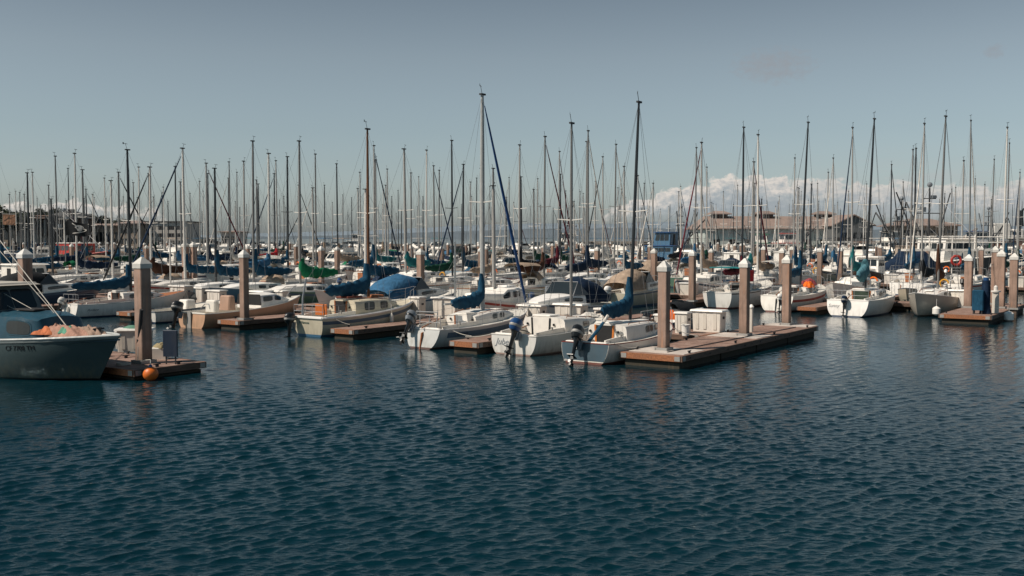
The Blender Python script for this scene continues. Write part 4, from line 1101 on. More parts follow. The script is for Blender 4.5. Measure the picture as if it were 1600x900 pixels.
heap('fishing_net', fabric('orange net', (.62, .20, .09)), L2W(fb, 2.45, -.65, 1.42), 1.2, .5, .26, 'orange net on top of the pink beige net', 'net', 12, rz=R(-20), n=26)
heap('fishing_net', fabric('sea green net', (.12, .32, .22)), L2W(fb, 3.3, -.35, 1.46), .7, .5, .24, 'sea green net between the pale nets on the foredeck', 'net', 13, rz=R(-27))
heap('fishing_net', fabric('pale brown net', (.36, .25, .19)), L2W(fb, 3.85, -.05, 1.42), 1.3, .6, .28, 'pale brown net nearest the bow of the blue cabin boat', 'net', 14, rz=R(-27), n=30, fold=1.4)

# ------------------------------------------------------------------ the other rows: cached part meshes, one object per part
CM = {}
def cm(key, fn):
    if key not in CM: CM[key] = fn()
    return CM[key]
HK_ = [dict(L=7.6, B=2.55, fs=.85, fb=1.25, tr=.72, draft=.4, rake=.6, e=.5), dict(L=8.6, B=2.75, fs=.95, fb=1.4, tr=.62, draft=.4, rake=.9, trake=-.3, sdraft=.02, e=.58),
       dict(L=9.2, B=2.9, fs=1.0, fb=1.45, tr=.78, draft=.5, rake=.8, trake=-.4, sdraft=.05, e=.5), dict(L=8.0, B=2.8, fs=.9, fb=1.5, tr=.5, draft=.5, rake=.7, e=.6, sag=.16)]
CABK = [[(-1.2, .85, .86, .48), (0, .9, .9, .5), (1.4, .7, .98, .38), (2.3, .45, 1.08, .08)],
        [(-1.4, .9, .95, .5), (.2, .95, .98, .5), (1.6, .72, 1.08, .36), (2.7, .45, 1.16, .06)],
        [(-1.6, .98, 1.0, .55), (0, 1.0, 1.03, .55), (1.5, .8, 1.12, .42), (2.9, .5, 1.22, .06)],
        [(-1.5, .9, .92, .75), (0, .92, .96, .72), (.3, .86, 1.0, .45), (2.0, .6, 1.15, .35), (2.1, .6, 1.15, .1)]]
NPART = [0]
def fsail(k, X, Y, rz, zt, hm, mastm, cover, furl, hood=None, lod=1, seed=0, spread=1, tilt=0, accent=None, vane=True):
    H = cm(('H', k), lambda: Hull(**HK_[k])); secs = CABK[k]
    root = empty('sailboat', (X, Y, 0), rz)
    link('hull', cm(('hull', k), lambda: H.hull_mesh().mesh('hull', MHW, True, 50)), root, hm)
    pit = (-H.L/2+.35, secs[0][0]+.05, .64, .4)
    link('deck', cm(('deck', k), lambda: H.deck_mesh(pit).mesh('deck', MWD)), root, MWD)
    link('cabin', cm(('cabin', k), lambda: cabin_mesh(MB(), secs).mesh('cabin', MW, True, 42)), root, MW)
    x0 = secs[0][0]
    wins = ((x0+.35, x0+1.1), (x0+1.35, x0+1.9)) if lod > 0 else ((x0+.4, x0+1.9),)
    for i, (a, b) in enumerate(wins):
        for sg in (-1, 1):
            link('window', cm(('win', k, lod > 0, i, sg), lambda a=a, b=b, sg=sg: cab_window(secs, a, b, .34, .8, sg, .016).mesh('window', MGLASS)), root)
    def cwm():
        w, z0, h = secs[0][1:]; m = MB(); m.prism([(x0-.012, -.28, z0-.3), (x0-.012, -.33, z0+h*.97), (x0-.012, .33, z0+h*.97), (x0-.012, .28, z0-.3)], (.03, 0, 0)); return m.mesh('companionway', MDK)
    link('companionway', cm(('cw', k), cwm), root, [MDK, MTEAK, MDK][seed % 3])
    if accent: link('hull_stripe', cm(('band', k), lambda: H.band_mesh(.12, .24).mesh('hull_stripe', MBAND)), root, accent)
    elif lod > 0: link('toe_rail', cm(('rail', k), lambda: H.rail_mesh(r=.026).mesh('toe_rail', MW)), root, [MTEAK, MW, MGRY][seed % 3])
    xm = x0+1.6; z0 = secs[1][2]+secs[1][3]*1.1
    def mastmesh(): 
        m = MB(); m.tube([(0, 0, 0), (0, 0, 6), (0, 0, 9), (0, 0, 10)], [.078, .076, .062, .052], 8, ry=1.2); return m.mesh('mast', MMAST['silver'], True)
    sz = (zt-z0)/10
    mo = link('mast', cm(('mast',), mastmesh), root, mastm, loc=(xm, 0, z0), scale=([1.25, 1, .8, 1.05, .9][seed % 5],)*2+(sz,))
    if tilt: mo.rotation_euler[0] = tilt
    def head():
        m = MB(); m.box(.02, 0, 10.02, .30, .13, .08)
        return m.mesh('masthead', MDST)
    link('masthead', cm(('mh',), head), mo, MDST)
    def sprm():
        m = MB(); m.tube([(-.1, -.65, 5.05), (0, 0, 5), (-.1, .65, 5.05)], .026, 5); return m.mesh('spreader', MMAST['white'])
    if seed % 4: link('spreader', cm(('sp',), sprm), mo, MMAST['white'] if seed % 3 else mastm)
    if vane:
        def vm():
            m = MB(); m.tube([(0, 0, 10), (-.12, 0, 10.36)], .014, 4); m.tube([(-.35, -.14, 10.35), (.12, .14, 10.35)], .015, 4); return m.mesh('wind_vane', MBLK)
        link('wind_vane', cm(('vane',), vm), mo)
    yb = H.hb(H.t_of(xm))*.93
    paths = [[(-.1, sg*yb, H.zd(xm)-z0), (-.1, sg*.65, 5.05), (0, 0, 9.95)] for sg in (1, -1)]
    paths += [[(0, 0, 9.95), (H.L/2+H.rake*.3-xm, 0, H.fb-z0)], [(0, 0, 9.95), (-H.L/2-xm+.05, 0, H.fs-z0)]]
    for i, pth in enumerate(paths):
        link('stay', cm(('stay', k, i, lod), lambda pth=pth: MB().tube(pth, .0075 if lod > 0 else .010, 3, caps=False).mesh('stay', MWIRE)), mo)
    if furl:
        fx = H.L/2+H.rake*.3-xm
        def fm():
            a = np.array((0, 0, 9.7)); b = np.array((fx, 0, H.fb-z0+.3)); return MB().tube([tuple(b+(a-b)*f) for f in (0, .05, .3, .6, .85, .97)], [.04, .06, .065, .055, .04, .02], 6).mesh('furled_jib', MW, True)
        link('furled_jib', cm(('furl', k), fm), mo, furl)
    bl = [3.0, 3.4, 3.7, 3.1][k]
    link('boom', cm(('boom', k), lambda: MB().tube([(xm-.05, 0, z0+.6), (xm-bl, 0, z0+.65)], .05, 7).mesh('boom', MALU)), root, mastm)
    if cover:
        v = seed % 3
        link('sail_cover', cm(('cov', k, v), lambda: cover_mesh(xm+.06, z0+.58, bl*.96, [1.0, 1.4, .75][v], fat=[.24, .3, .35][v], seed=v).mesh('sail_cover', MW, True, 60)), root, cover)
    if hood:
        def hd():
            rings = []
            for x, w, z in ((x0-.35, .78, .62), (x0+.15, .8, .68), (x0+.6, .72, .35), (x0+.75, .7, .02)):
                zc = secs[0][2]+secs[0][3]*.8; rings.append([(x, w*cos(a), zc+z*sin(a)**.6) for a in [pi*q/8 for q in range(9)]])
            m = MB(); m.loft(rings, closed=False); return m.mesh('spray_hood', MW, True)
        link('spray_hood', cm(('hood', k), hd), root, hood)
    if lod > 0:
        def pr():
            m = MB(); x1 = H.L/2; a = H.hb(H.t_of(x1-1.1)); z = H.fb
            m.tube([(x1-1.1, a, z+.5), (x1-.3, a*.4, z+.55), (x1+H.rake*.35, 0, z+.58), (x1-.3, -a*.4, z+.55), (x1-1.1, -a, z+.5)], .016, 5)
            for sg in (1, -1): m.tube([(x1-1.1, sg*a, z-.1), (x1-1.1, sg*a, z+.5)], .014, 4); m.tube([(x1-.3, sg*a*.4, z-.05), (x1-.3, sg*a*.4, z+.55)], .014, 4)
            return m.mesh('pulpit_rail', MSS)
        def ps():
            m = MB(); x1 = -H.L/2; a = H.hb(.02)*.93; b = H.hb(.12)*.96; z = H.fs
            for hh in (.58, .3): m.tube([(x1+.9, b, z+hh), (x1+.08, a, z+hh), (x1+.08, -a, z+hh), (x1+.9, -b, z+hh)], .016, 5)
            for q in (a, -a): m.tube([(x1+.08, q, z-.02), (x1+.08, q, z+.58)], .014, 4)
            for q in (b, -b): m.tube([(x1+.9, q, z-.02), (x1+.9, q, z+.58)], .014, 4)
            return m.mesh('pushpit_rail', MSS)
        def st(sg):
            m = MB(); tt = [H.t_of(x) for x in (-1.4, .2, 1.7)]
            for t in tt: q = H.pt(t, 0); m.tube([(q[0], sg*(q[1]-.05), q[2]), (q[0], sg*(q[1]-.05), q[2]+.55)], .013, 4)
            for hh in (.53, .3): m.tube([(H.pt(t, 0)[0], sg*(H.pt(t, 0)[1]-.05), H.pt(t, 0)[2]+hh) for t in [.1]+tt+[.87]], .006, 3, caps=False)
            return m.mesh('lifeline', MSS)
        link('pulpit_rail', cm(('pr', k), pr), root); link('pushpit_rail', cm(('ps', k), ps), root)
        for sg in (1, -1): link('lifeline', cm(('st', k, sg), lambda sg=sg: st(sg)), root)
        def hat():
            m = MB(); _, w2, z2, h2 = cab_at(secs, x0+.35); m.box(x0+.35, 0, z2+h2*1.1+.03, .75, .75, .06, bev=.02)
            return m.mesh('sliding_hatch', MW)
        link('sliding_hatch', cm(('hat', k), hat), root, [MW, MTEAK, MGRY][seed // 3 % 3])
        def coam(sg):
            pts = []
            for i in range(6):
                x = pit[0]+(pit[1]-pit[0])*i/5; pts.append((x, sg*(H.hb(H.t_of(x))*pit[2]+.03), H.zd(x)+.02))
            m = MB(); m.loft([[(x, y-.035, z-.1), (x, y+.035, z-.1), (x, y+.03, z+.17), (x, y-.03, z+.17)] for x, y, z in pts]); return m.mesh('cockpit_coaming', MW)
        for sg in (1, -1): link('cockpit_coaming', cm(('coam', k, sg), lambda sg=sg: coam(sg)), root, MW)
        if seed % 5 in (0, 2):
            e = bpy.data.objects.new('outboard_motor', None); COL.objects.link(e); e.parent = root; e.location = (-H.L/2-.05, (.45 if seed % 2 else -.4), H.fs-.15); e.rotation_euler = (0, R(seed % 30), 0)
            def cw_(): m = MB(); m.box(-.3, 0, .28, .42, .28, .38, bev=.08); return m.mesh('cowling', MBLK, True)
            def lg_(): m = MB(); m.box(-.27, 0, -.25, .14, .07, .75); m.box(-.3, 0, -.5, .3, .18, .02); m.box(-.1, 0, 0, .12, .2, .25); return m.mesh('drive_leg', MBLK)
            link('cowling', cm(('cwl',), cw_), e, [MBLK, MW, MBLUEP, MGRY][seed % 4]); link('drive_leg', cm(('dlg',), lg_), e)
        if seed % 4 == 1:
            def ring(): m = MB(); m.tube([(-H.L/2+.12+.02*cos(a), H.hb(.02)*.5+.28*cos(a), H.fs+.42+.28*sin(a)) for a in [2*pi*q/14 for q in range(10)]], .06, 6); return m.mesh('horseshoe_buoy', MW, True)
            link('horseshoe_buoy', cm(('rng', k), ring), root, [MCOV['orange'], MYEL, MW][seed // 4 % 3])
        if seed % 3 == 0:
            def bim():
                m = MB(); rings = []
                for x in (pit[0]+.5, (pit[0]+pit[1])/2, pit[1]-.1): rings.append([(x, .85*cos(a), 2.45+.22*sin(a)+(.06 if x == (pit[0]+pit[1])/2 else 0)) for a in [pi*q/6 for q in range(7)]])
                m.loft(rings, closed=False); return m.mesh('bimini_top', MW, True)
            def bfr():
                m = MB()
                for sg in (1, -1):
                    for x in (pit[0]+.5, pit[1]-.1): m.tube([((pit[0]+pit[1])/2, sg*.85, H.fs+.1), (x, sg*.85, 2.45)], .015, 4)
                return m.mesh('bimini_frame', MSS)
            if hood: link('bimini_top', cm(('bim', k), bim), root, hood); link('bimini_frame', cm(('bfr', k), bfr), root)
        if seed % 2:
            def rd():
                m = MB(); xt = -H.L/2-.03; m.prism([(xt, -.02, H.fs*.85), (xt-.12, -.02, H.fs*.8), (xt-.28, -.02, -.4), (xt+.1, -.02, -.4)], (0, .04, 0)); return m.mesh('rudder', MW)
            link('rudder', cm(('rd', k), rd), root, [MW, MTEAK][seed % 4 // 2 % 2])
    return root, H

PPROTO = {}
def fpower(kind, X, Y, rz, hm, canvas, used={}):
    if kind not in PPROTO:
        r, H = powerboat(kind, MHW, (0, 0, -500), 0)
        PPROTO[kind] = (r, H, {c.name: 1 for c in r.children})
    r, H, _ = PPROTO[kind]
    if kind not in used: used[kind] = 1; c = r
    else: c = copy_tree(r)
    c.location = (X, Y, 0); c.rotation_euler = (0, 0, rz)
    def over(o):
        if o.type == 'MESH':
            b = o.name.split('.')[0]
            if b in ('hull', 'bimini_top', 'cockpit_canvas'):
                o.material_slots[0].link = 'OBJECT'; o.material_slots[0].material = hm if b == 'hull' else canvas
        for x in KIDS(o): over(x)
    over(c)
    return c, H

# mast heads read off the photo: px, top py, tint
MASTS = """1 243 grey;46 271 black;54 270 white;78 290 grey;91 245 grey;110 264 black;120 241 white;132 266 grey;137 296 black;147 304 white;166 279 white;176 283 white;187 270 grey;195 308 silver;
211 286 grey;219 262 white;236 262 white;235 272 black;257 293 white;276 261 black;284 285 grey;289 233 white;313 284 silver;324 256 silver;326 272 black;337 264 black;361 254 grey;359 279 black;371 270 grey;382 253 silver;396 222 grey;
402 282 grey;421 241 white;434 252 silver;430 272 black;450 246 black;469 222 grey;467 290 silver;494 242 grey;508 290 black;528 257 black;536 305 grey;585 229 silver;587 251 silver;564 270 silver;561 295 silver;603 290 silver;
607 265 silver;623 298 black;634 234 silver;643 271 grey;655 277 silver;666 236 white;679 260 grey;686 267 grey;707 221 black;723 258 black;721 320 black;735 285 silver;744 279 black;750 264 silver;766 292 grey;771 264 grey;796 278 grey;811 228 silver;
815 277 black;840 297 black;850 215 grey;872 238 silver;876 273 black;919 206 grey;916 223 grey;929 284 silver;942 246 silver;960 227 grey;965 294 silver;975 261 silver;997 275 silver;1005 287 grey;1019 287 silver;
1086 232 grey;1096 224 silver;1104 262 silver;1174 254 silver;1184 212 white;1216 308 white;1240 248 silver;1276 287 silver;1291 270 silver;1301 248 silver;1331 201 silver;1352 288 silver;1391 258 black;
1422 235 grey;1428 233 black;1440 195 silver;1485 296 grey;1515 190 grey;1521 280 silver;1502 252 silver;1548 250 grey;1567 201 white;1572 225 grey;655 300 silver;840 280 silver;905 300 grey;1060 300 silver;1130 300 silver;1150 290 silver;1250 300 silver;1410 285 silver;1590 270 silver"""
MASTS = [e.split() for e in MASTS.replace('\n', '').split(';')]
ROWS = []      # (line centre u, heading of bow outwards?, first v, row number)
ROWS.append((34.4, +1, 58.5, 1, 'n')); ROWS.append((43.6, -1, 30.0, 1, 'f'))
base = 59.8
for r in range(2, 11):
    uw = 38.45+(r-1)*25.6
    ROWS.append((uw-4.9, +1, 12 if r > 2 else 29.5, r, 'n')); ROWS.append((uw+5.3, -1, -60 if r > 2 else 13.0, r, 'f'))
OCC = {i: [] for i in range(len(ROWS))}
# things already standing on the lines
OCC[1] += [37.6]
FAR = []       # records for labelling
rnd = random.Random(21)
YMAX = 262
for i_m, (px, py, tint) in enumerate(sorted(MASTS, key=lambda e: float(e[1]))):
    px = float(px); py = float(py); t = (px-800)/F
    best = None
    for i, (uc, hd, v0, r, side) in enumerate(ROWS):
        um = uc+(.25 if hd > 0 else -.25)
        Y = um/(.576*t+.817); v = Y*(.576-.817*t)
        if v < v0+1.6 or Y > YMAX: continue
        zt = CH+(HY-py)/F*Y
        if not 6.8 < zt < 19: continue
        dmin = min([abs(v-o) for o in OCC[i]] or [99])
        if dmin < 3.05: continue
        want = 10.6 + (1.2 if r > 3 else 0)
        c = abs(zt-want)+(0.0 if dmin > 3.6 else .6)+rnd.random()*.5
        if best is None or c < best[0]: best = (c, i, um, v, Y, zt)
    if best is None: continue
    c, i, um, v, Y, zt = best
    OCC[i].append(v); FAR.append(dict(kind='sail', line=i, v=v, zt=zt, tint=tint, Y=Y, px=px))
nm = len(FAR)
# fill the remaining berths that can be seen
for i, (uc, hd, v0, r, side) in enumerate(ROWS):
    v = v0+2.2 if v0 > -50 else None
    # visible v range
    vs = []
    vv = -20.0
    while vv < 330:
        X, Y = W(uc, vv)
        if Y > 20 and abs(X/Y) < .535 and vv > v0+1.7 and Y < YMAX: vs.append(vv)
        vv += .45
    for vv in vs:
        if min([abs(vv-o) for o in OCC[i]] or [99]) < 3.35: continue
        X, Y = W(uc, vv)
        dens = .97 if Y < 110 else (.93 if Y < 170 else .75)
        if rnd.random() > dens: OCC[i].append(vv-1.2); continue
        OCC[i].append(vv)
        px = px_of(X, Y)
        pp = (.66 if Y > 105 else .5) if r > 1 else .35
        if rnd.random() < pp: FAR.append(dict(kind=rnd.choice(['express', 'express', 'pilothouse', 'skiff'] if Y < 105 or px < 250 else ['flybridge', 'express', 'express', 'pilothouse', 'pilothouse', 'flybridge', 'skiff']), line=i, v=vv, Y=Y, px=px))
        else:
            pyt = rnd.uniform(285, 335); zt = max(7.2, min(12.5, CH+(HY-pyt)/F*Y)); FAR.append(dict(kind='sail', line=i, v=vv, zt=zt, tint=rnd.choice(['silver', 'grey', 'white', 'silver', 'black']), Y=Y, px=px, fill=1))
HULLC = [('white', MHW)]*7+[('white', MHW2)]*3+[('cream', MHC), ('grey', MHG), ('pale grey', MHG), ('light blue', MHLB), ('navy', MHB), ('green', MHGN), ('brown', MHD)]
COVC2 = ['blue', 'blue', 'navy', 'white', 'tan', 'white', 'black', 'dark green', None, None, None, None]
COVC = ['blue']*9+['bright blue']*3+['navy']*3+['teal', 'dark green', 'brown', 'black', 'white', 'tan', None, None, None]
MGREENH = hullpaint('bright green hull', (.06, .2, .12))
FORCE = {(469, 222): dict(cover='green', hull=('green', MHGN)), (434, 252): dict(cover='red'), (707, 221): dict(cover='dark green'), (850, 215): dict(cover='brown', hull=('cream', MHC)), (872, 238): dict(cover='maroon', furl='maroon'),
         (91, 245): dict(cover='blue', hull=('light blue', MHLB)), (657, 0): {}, (919, 206): dict(cover='navy'), (1515, 190): dict(cover='blue', furl='white'), (1174, 254): dict(furl='maroon'), (1331, 201): dict(furl='navy'),
         (289, 233): dict(furl='navy', cover='blue'), (585, 229): dict(furl='navy', cover='blue'), (236, 262): dict(furl='black'), (1391, 258): dict(cover='blue', furl='black'), (666, 236): dict(furl=None, cover='blue'),
         (1086, 232): dict(furl='white'), (1301, 248): dict(furl='white')}
for i, d in enumerate(FAR):
    uc, hd, v0, r, side = ROWS[d['line']]
    rr = random.Random(int(d['px']*7+d['v']*13)); lod = 1 if d['Y'] < 165 else 0
    flip = rr.random() < .14
    rz = HEAD+(0 if hd > 0 else pi)+(pi if flip else 0)+rr.uniform(-.03, .03)
    d['row'] = r; d['side'] = side
    if d['kind'] == 'sail':
        frc = {}
        for kk, vv_ in FORCE.items():
            if abs(kk[0]-d['px']) < .6 and 'fill' not in d and any(abs(float(e[0])-kk[0]) < .6 and int(e[1]) == kk[1] for e in MASTS): frc = vv_
        if frc: rz = HEAD+(0 if hd > 0 else pi)
        hn, hm = frc.get('hull') or rr.choice(HULLC); cov = frc.get('cover') or rr.choice(COVC if d['Y'] < 105 else COVC2)
        furl = frc['furl'] if 'furl' in frc else rr.choice([None, None, 'navy' if d['Y'] > 75 else None, None, 'white', None, None, None, None, 'black' if d['Y'] > 90 else None, None, 'maroon' if rr.random() < .3 else None])
        if frc.get('furl') == 'white' : furl = 'white'
        k = rr.choice([0, 1, 2, 3] if d['zt'] > 9 else [0, 0, 3]); hood = rr.choice([None, None, 'blue', 'navy', 'white', 'green' if rr.random() < .3 else 'tan'])
        xm = CABK[k][0][0]+1.6; dirv = (cos(rz), sin(rz))
        t = (d['px']-800)/F
        um = uc+(.25 if hd > 0 else -.25)
        MX, MY = W(um, d['v'])
        root, H = fsail(k, MX-dirv[0]*xm, MY-dirv[1]*xm, rz, d['zt'], hm, MMAST[d['tint']], MCOV[cov] if cov else None, MCOV[furl] if furl else None, MCOV[hood] if hood and rr.random() < .6 else None, lod, seed=rr.randint(0, 99), tilt=rr.uniform(-.012, .012), accent=rr.choice([None, None, MBAND, MREDW]))
        d.update(root=root, hn=hn, cov=cov, furl=furl)
    else:
        cv = rr.choice(['blue', 'navy', 'white', 'teal', 'bright blue', 'black', 'tan'])
        hn, hm = rr.choice(HULLC); X, Y = W(uc, d['v'])
        root, H = fpower(d['kind'], X, Y, rz, hm, MCOV[cv]); d.update(root=root, hn=hn, cov=cv)
print('BOATS', len(FAR), 'sail', sum(d['kind'] == 'sail' for d in FAR), 'from list', nm)
# labels for the other rows
LM = [(-30, 'the far left edge'), (39, 'the far left piling'), (91, 'the pirate flag'), (222, 'the left foreground piling'), (296, 'the twin pilings'), (381, 'the lone tall piling'), (455, 'the green boom cover'), (571, 'the brown mast'), (657, 'the tall locker'),
      (760, 'the thickest mast'), (850, 'the brown boom cover'), (896, 'the open sloop mast'), (996, 'the tall black mast'), (1082, 'the nearest end piling'), (1164, 'the middle end piling'), (1230, 'the farthest end piling'), (1300, 'the warehouse gable'),
      (1371, 'the broad sloop mast'), (1440, 'the white trawler'), (1515, 'the corner piling'), (1590, 'the rightmost piling')]
ORD = ['first', 'second', 'third', 'fourth', 'fifth', 'sixth', 'seventh', 'eighth', 'ninth', 'tenth', 'eleventh']
KN = {'sail': 'sloop', 'flybridge': 'flybridge cruiser', 'express': 'express cruiser', 'pilothouse': 'pilothouse boat', 'skiff': 'open motor boat'}
from collections import defaultdict
grp = defaultdict(list)
for d in FAR:
    seg = min(LM, key=lambda l: abs(l[0]-d['px']))
    if d['kind'] == 'sail':
        desc = f"{d['hn']} {'small ' if 'fill' in d and d['zt'] < 9 else ''}sloop, {d['tint']} mast, " + (f"{d['cov']} cover" if d['cov'] else 'bare boom')
        if d['furl']: desc += f", {d['furl']} jib"
    else: desc = f"{d['hn']} {KN[d['kind']]}, {d['cov']} canvas" if d['kind'] in ('flybridge', 'express') else f"{d['hn']} {KN[d['kind']]}"
    d['desc'] = desc
    if d['row'] >= 7: key = (desc, 'far')
    else: key = (desc, d['row'], seg[1])
    grp[key].append(d)
for key, ds in grp.items():
    ds.sort(key=lambda d: d['px'])
    for j, d in enumerate(ds):
        cat = 'sailboat' if d['kind'] == 'sail' else 'motor boat'
        g = 'sailboats in the marina rows' if d['kind'] == 'sail' else 'motor boats in the marina rows'
        if key[1] == 'far':
            lab = f"distant {key[0]}, in the back rows"
            g = lab if len(ds) > 1 else g
        else:
            pos = f", {ORD[j]} from left" if len(ds) > 1 else ''
            lab = f"{key[0]}, {ORD[key[1]-1]} row near {key[2]}{pos}"
            if len(lab.split()) > 16: lab = lab.replace(' from left', '').replace(' near the ', ', near ')
            if len(lab.split()) > 16: lab = lab.replace(' cover', '', 1) if ' cover,' in lab else lab
        w = lab.split()
        tag(d['root'], lab, cat, g)

# docks and pilings of the other rows
FL = defaultdict(list)
for d in FAR: FL[d['line']].append(d['v'])
FL[1] += [20.6, 27.2, 37.6]; FL[2] += [25.3, 21.3, 16.7, 13.1]
nfing = 0; npile = 0
def sharedfinger(u0, u1, vc, lab, grp_, rownum):
    X, Y = W((u0+u1)/2, vc)
    root = empty('finger_dock', (X, Y, 0), HEAD, lab, 'dock', grp_)
    L = u1-u0
    link('deck_boards', cm(('fd',), lambda: MB().box(0, 0, DZ-.03, 6.4, 1.05, .06).mesh('deck_boards', MDECK)), root)
    def beams():
        m = MB()
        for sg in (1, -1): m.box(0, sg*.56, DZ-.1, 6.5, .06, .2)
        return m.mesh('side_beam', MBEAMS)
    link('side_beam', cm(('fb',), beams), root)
    def eb():
        m = MB()
        for sg in (1, -1): m.box(sg*3.24, 0, DZ-.1, .07, 1.04, .2)
        return m.mesh('end_beam', MBEAM)
    link('end_beam', cm(('fe',), eb), root)
    link('float', cm(('ff',), lambda: MB().box(0, 0, -.03, 6.0, .9, .48).mesh('float', MFLOAT)), root)
for i, (uc, hd, v0, r, side) in enumerate(ROWS):
    vs = sorted(FL[i]); last = -99
    uw = 38.45+(r-1)*25.6
    gaps = []
    for a, b in zip(vs, vs[1:]):
        if b-a > 4.15 and (a+b)/2-last > 5.5: 
            mid = (a+b)/2 if b-a < 7 else a+2.3
            gaps.append(mid); last = mid
    if i == 2: gaps = [19.0, 27.6]+[g for g in gaps if g > 33]
    for g in gaps:
        X, Y = W(uc, g)
        if abs(X/Y) > .53 or Y > 235: continue
        if i > 0 and (r > 1 or side == 'f'):
            u0 = uw-7.7 if side == 'n' else uw+1.3
            sharedfinger(u0, u0+6.4, g, f'brown finger dock among the boats of the {ORD[r-1]} row', f'finger docks of the {ORD[r-1]} row', r); nfing += 1
        ue = uw-7.2 if side == 'n' else uw+7.2
        X, Y = W(ue, g)
        if r <= 2: continue
        if rnd.random() < (.45 if r < 5 else .55):
            piling(X, Y, rnd.uniform(3.45, 3.8), .36, f'slim concrete piling with white cap in the {ORD[r-1]} dock row', f'pilings of the {ORD[r-1]} dock row'); npile += 1
    # walkway pilings
    if side == 'n' and r >= 1:
        v = (v0 if v0 > 0 else 5)+4
        while v < 260:
            X, Y = W(uw+1.5, v); 
            if Y > 20 and abs(X/Y) < .53 and Y < 235 and r > 1 and rnd.random() < .75:
                piling(X, Y, rnd.uniform(3.5, 3.85), .36, f'slim concrete piling with white cap in the {ORD[r-1]} dock row', f'pilings of the {ORD[r-1]} dock row'); npile += 1
            v += rnd.uniform(11, 17)
    if side == 'n' and r >= 3:
        va, vb = 400, -99; vv = -30
        while vv < 330:
            X, Y = W(uw, vv)
            if Y > 20 and abs(X/Y) < .56 and Y < 245: va = min(va, vv); vb = max(vb, vv)
            vv += 1
        if vb > va: dock_piece('walkway_dock', uw-1.1, uw+1.1, va, vb, f'long walkway dock behind the {ORD[r-1]} row of boats', along='v', detail=False, group=None)
        # dock boxes
        v = va+3; k = 0
        while v < vb and r <= 5:
            X, Y = W(uw-.5, v)
            if 'proto' not in CM: pass
            root = empty('dock_box', (X, Y, DZ), HEAD+pi/2, f'white dock box on the {ORD[r-1]} walkway', 'dock box', f'dock boxes on the {ORD[r-1]} walkway')
            link('body', cm(('db',), lambda: MB().box(0, 0, .4, 1.1, .5, .8, tx=1.06, ty=1.06).mesh('body', MBOX)), root); link('lid', cm(('dl',), lambda: MB().box(0, 0, .83, 1.25, .64, .07).mesh('lid', MW)), root)
            v += rnd.uniform(7, 11)
v = 14
X, Y = W(38.45+25.6-.5, v)
while v < 100:
    X, Y = W(64.05-.5, v); dockv = v
    root = empty('dock_box', (X, Y, DZ), HEAD+pi/2, 'white dock box on the second walkway', 'dock box', 'dock boxes on the second walkway')
    link('body', cm(('db',), lambda: MB().box(0, 0, .4, 1.1, .5, .8, tx=1.06, ty=1.06).mesh('body', MBOX)), root); link('lid', cm(('dl',), lambda: MB().box(0, 0, .83, 1.25, .64, .07).mesh('lid', MW)), root)
    v += rnd.uniform(7, 10)
print('fingers', nfing, 'piles', npile)
for px, lab in ((290, 'left one of the twin pilings behind the white posts'), (302.5, 'right one of the twin pilings behind the white posts')):
    t = (px-800)/F; Y = 112.; 
for px, u, lab in ((290, 46.5, 'left one of two pilings standing close together left of the lone piling'), (302.5, 46.9, 'right one of two pilings standing close together left of the lone piling')):
    t = (px-800)/F; Y = u/(.576*t+.817); piling(t*Y, Y, CH-(378-HY)/F*Y, .40, lab, near=True)
for px, yt, nm_ in ((933, 385, 'piling left of the tall black mast in the second row'), (999, 381, 'far piling just right of the tall black mast'), (700, 379, 'far piling left of the thickest mast'), (637, 379, 'far piling left of the slim mast trio'), (22, 377, 'far piling at the left edge beyond the foreground piling'), (103, 376, 'far piling below the pirate flag'), (1193, 384, 'piling between the middle and farthest end pilings'), (1449, 383, 'piling in front of the white trawler'), (407, 376, 'far piling right of the lone tall piling'), (1148, 380, 'far piling left of the middle end piling'), (1375, 382, 'far piling right of the broad sloop mast')):
    pile_px(px, yt, u=(yt < 380 and 118 or 82)+0.0 if px > 300 else 150, w=.36, label=nm_) if False else None
    Yp = F*.72/(yt-HY); piling((px-800)/F*Yp, Yp, CH-.72, .36, nm_, near=False)
pile_px(502, 384, u=56.8, w=.36, label='piling behind the blue boat cover near the green boom cover')
pile_px(657, 388, u=46.8, w=.36, label='piling with white cap behind the thick mast sloop')
pile_px(1082, 390, u=56.9, w=.36, label='piling just right of the nearest end dock piling')
pile_px(1222, 387, u=70.5, w=.36, label='piling just left of the farthest end dock piling')
pile_px(1313, 385, u=80.5, w=.36, label='piling behind the blue wrapped boom, right side')

# ------------------------------------------------------------------ landmarks behind the boats
def facade_windows(parent, q, nx, ny, mat=None, fx=.72, fy=.5, x0=.03, x1=.97, y0=.12, y1=.92, name='window'):
    for i in range(nx):
        for j in range(ny):
            a = x0+(x1-x0)*(i+.5)/nx; b = y0+(y1-y0)*(j+.5)/ny; wx = (x1-x0)/nx*fx/2; wy = (y1-y0)/ny*fy/2
            MB().pane(q, (a-wx, b-wy), (a+wx, b+wy), off=.04, th=.1, rnd=.02).build(name, mat or MGLASS, parent)
def roof_gable(m, x0, x1, y0, y1, z0, z1, over=.6, hip=0):
    a, b, c, d = x0-over, x1+over, y0-over, y1+over; ym = (c+d)/2
    v = [(a, c, z0), (b, c, z0), (b, d, z0), (a, d, z0), (a+hip, ym, z1), (b-hip, ym, z1), (a, c, z0-.25), (b, c, z0-.25), (b, d, z0-.25), (a, d, z0-.25)]
    m.add(v, [(0, 1, 5, 4), (2, 3, 4, 5), (1, 2, 5), (3, 0, 4), (6, 9, 8, 7), (0, 6, 7, 1), (1, 7, 8, 2), (2, 8, 9, 3), (3, 9, 6, 0)])
def sx(px, Y): return (px-800)/F*Y
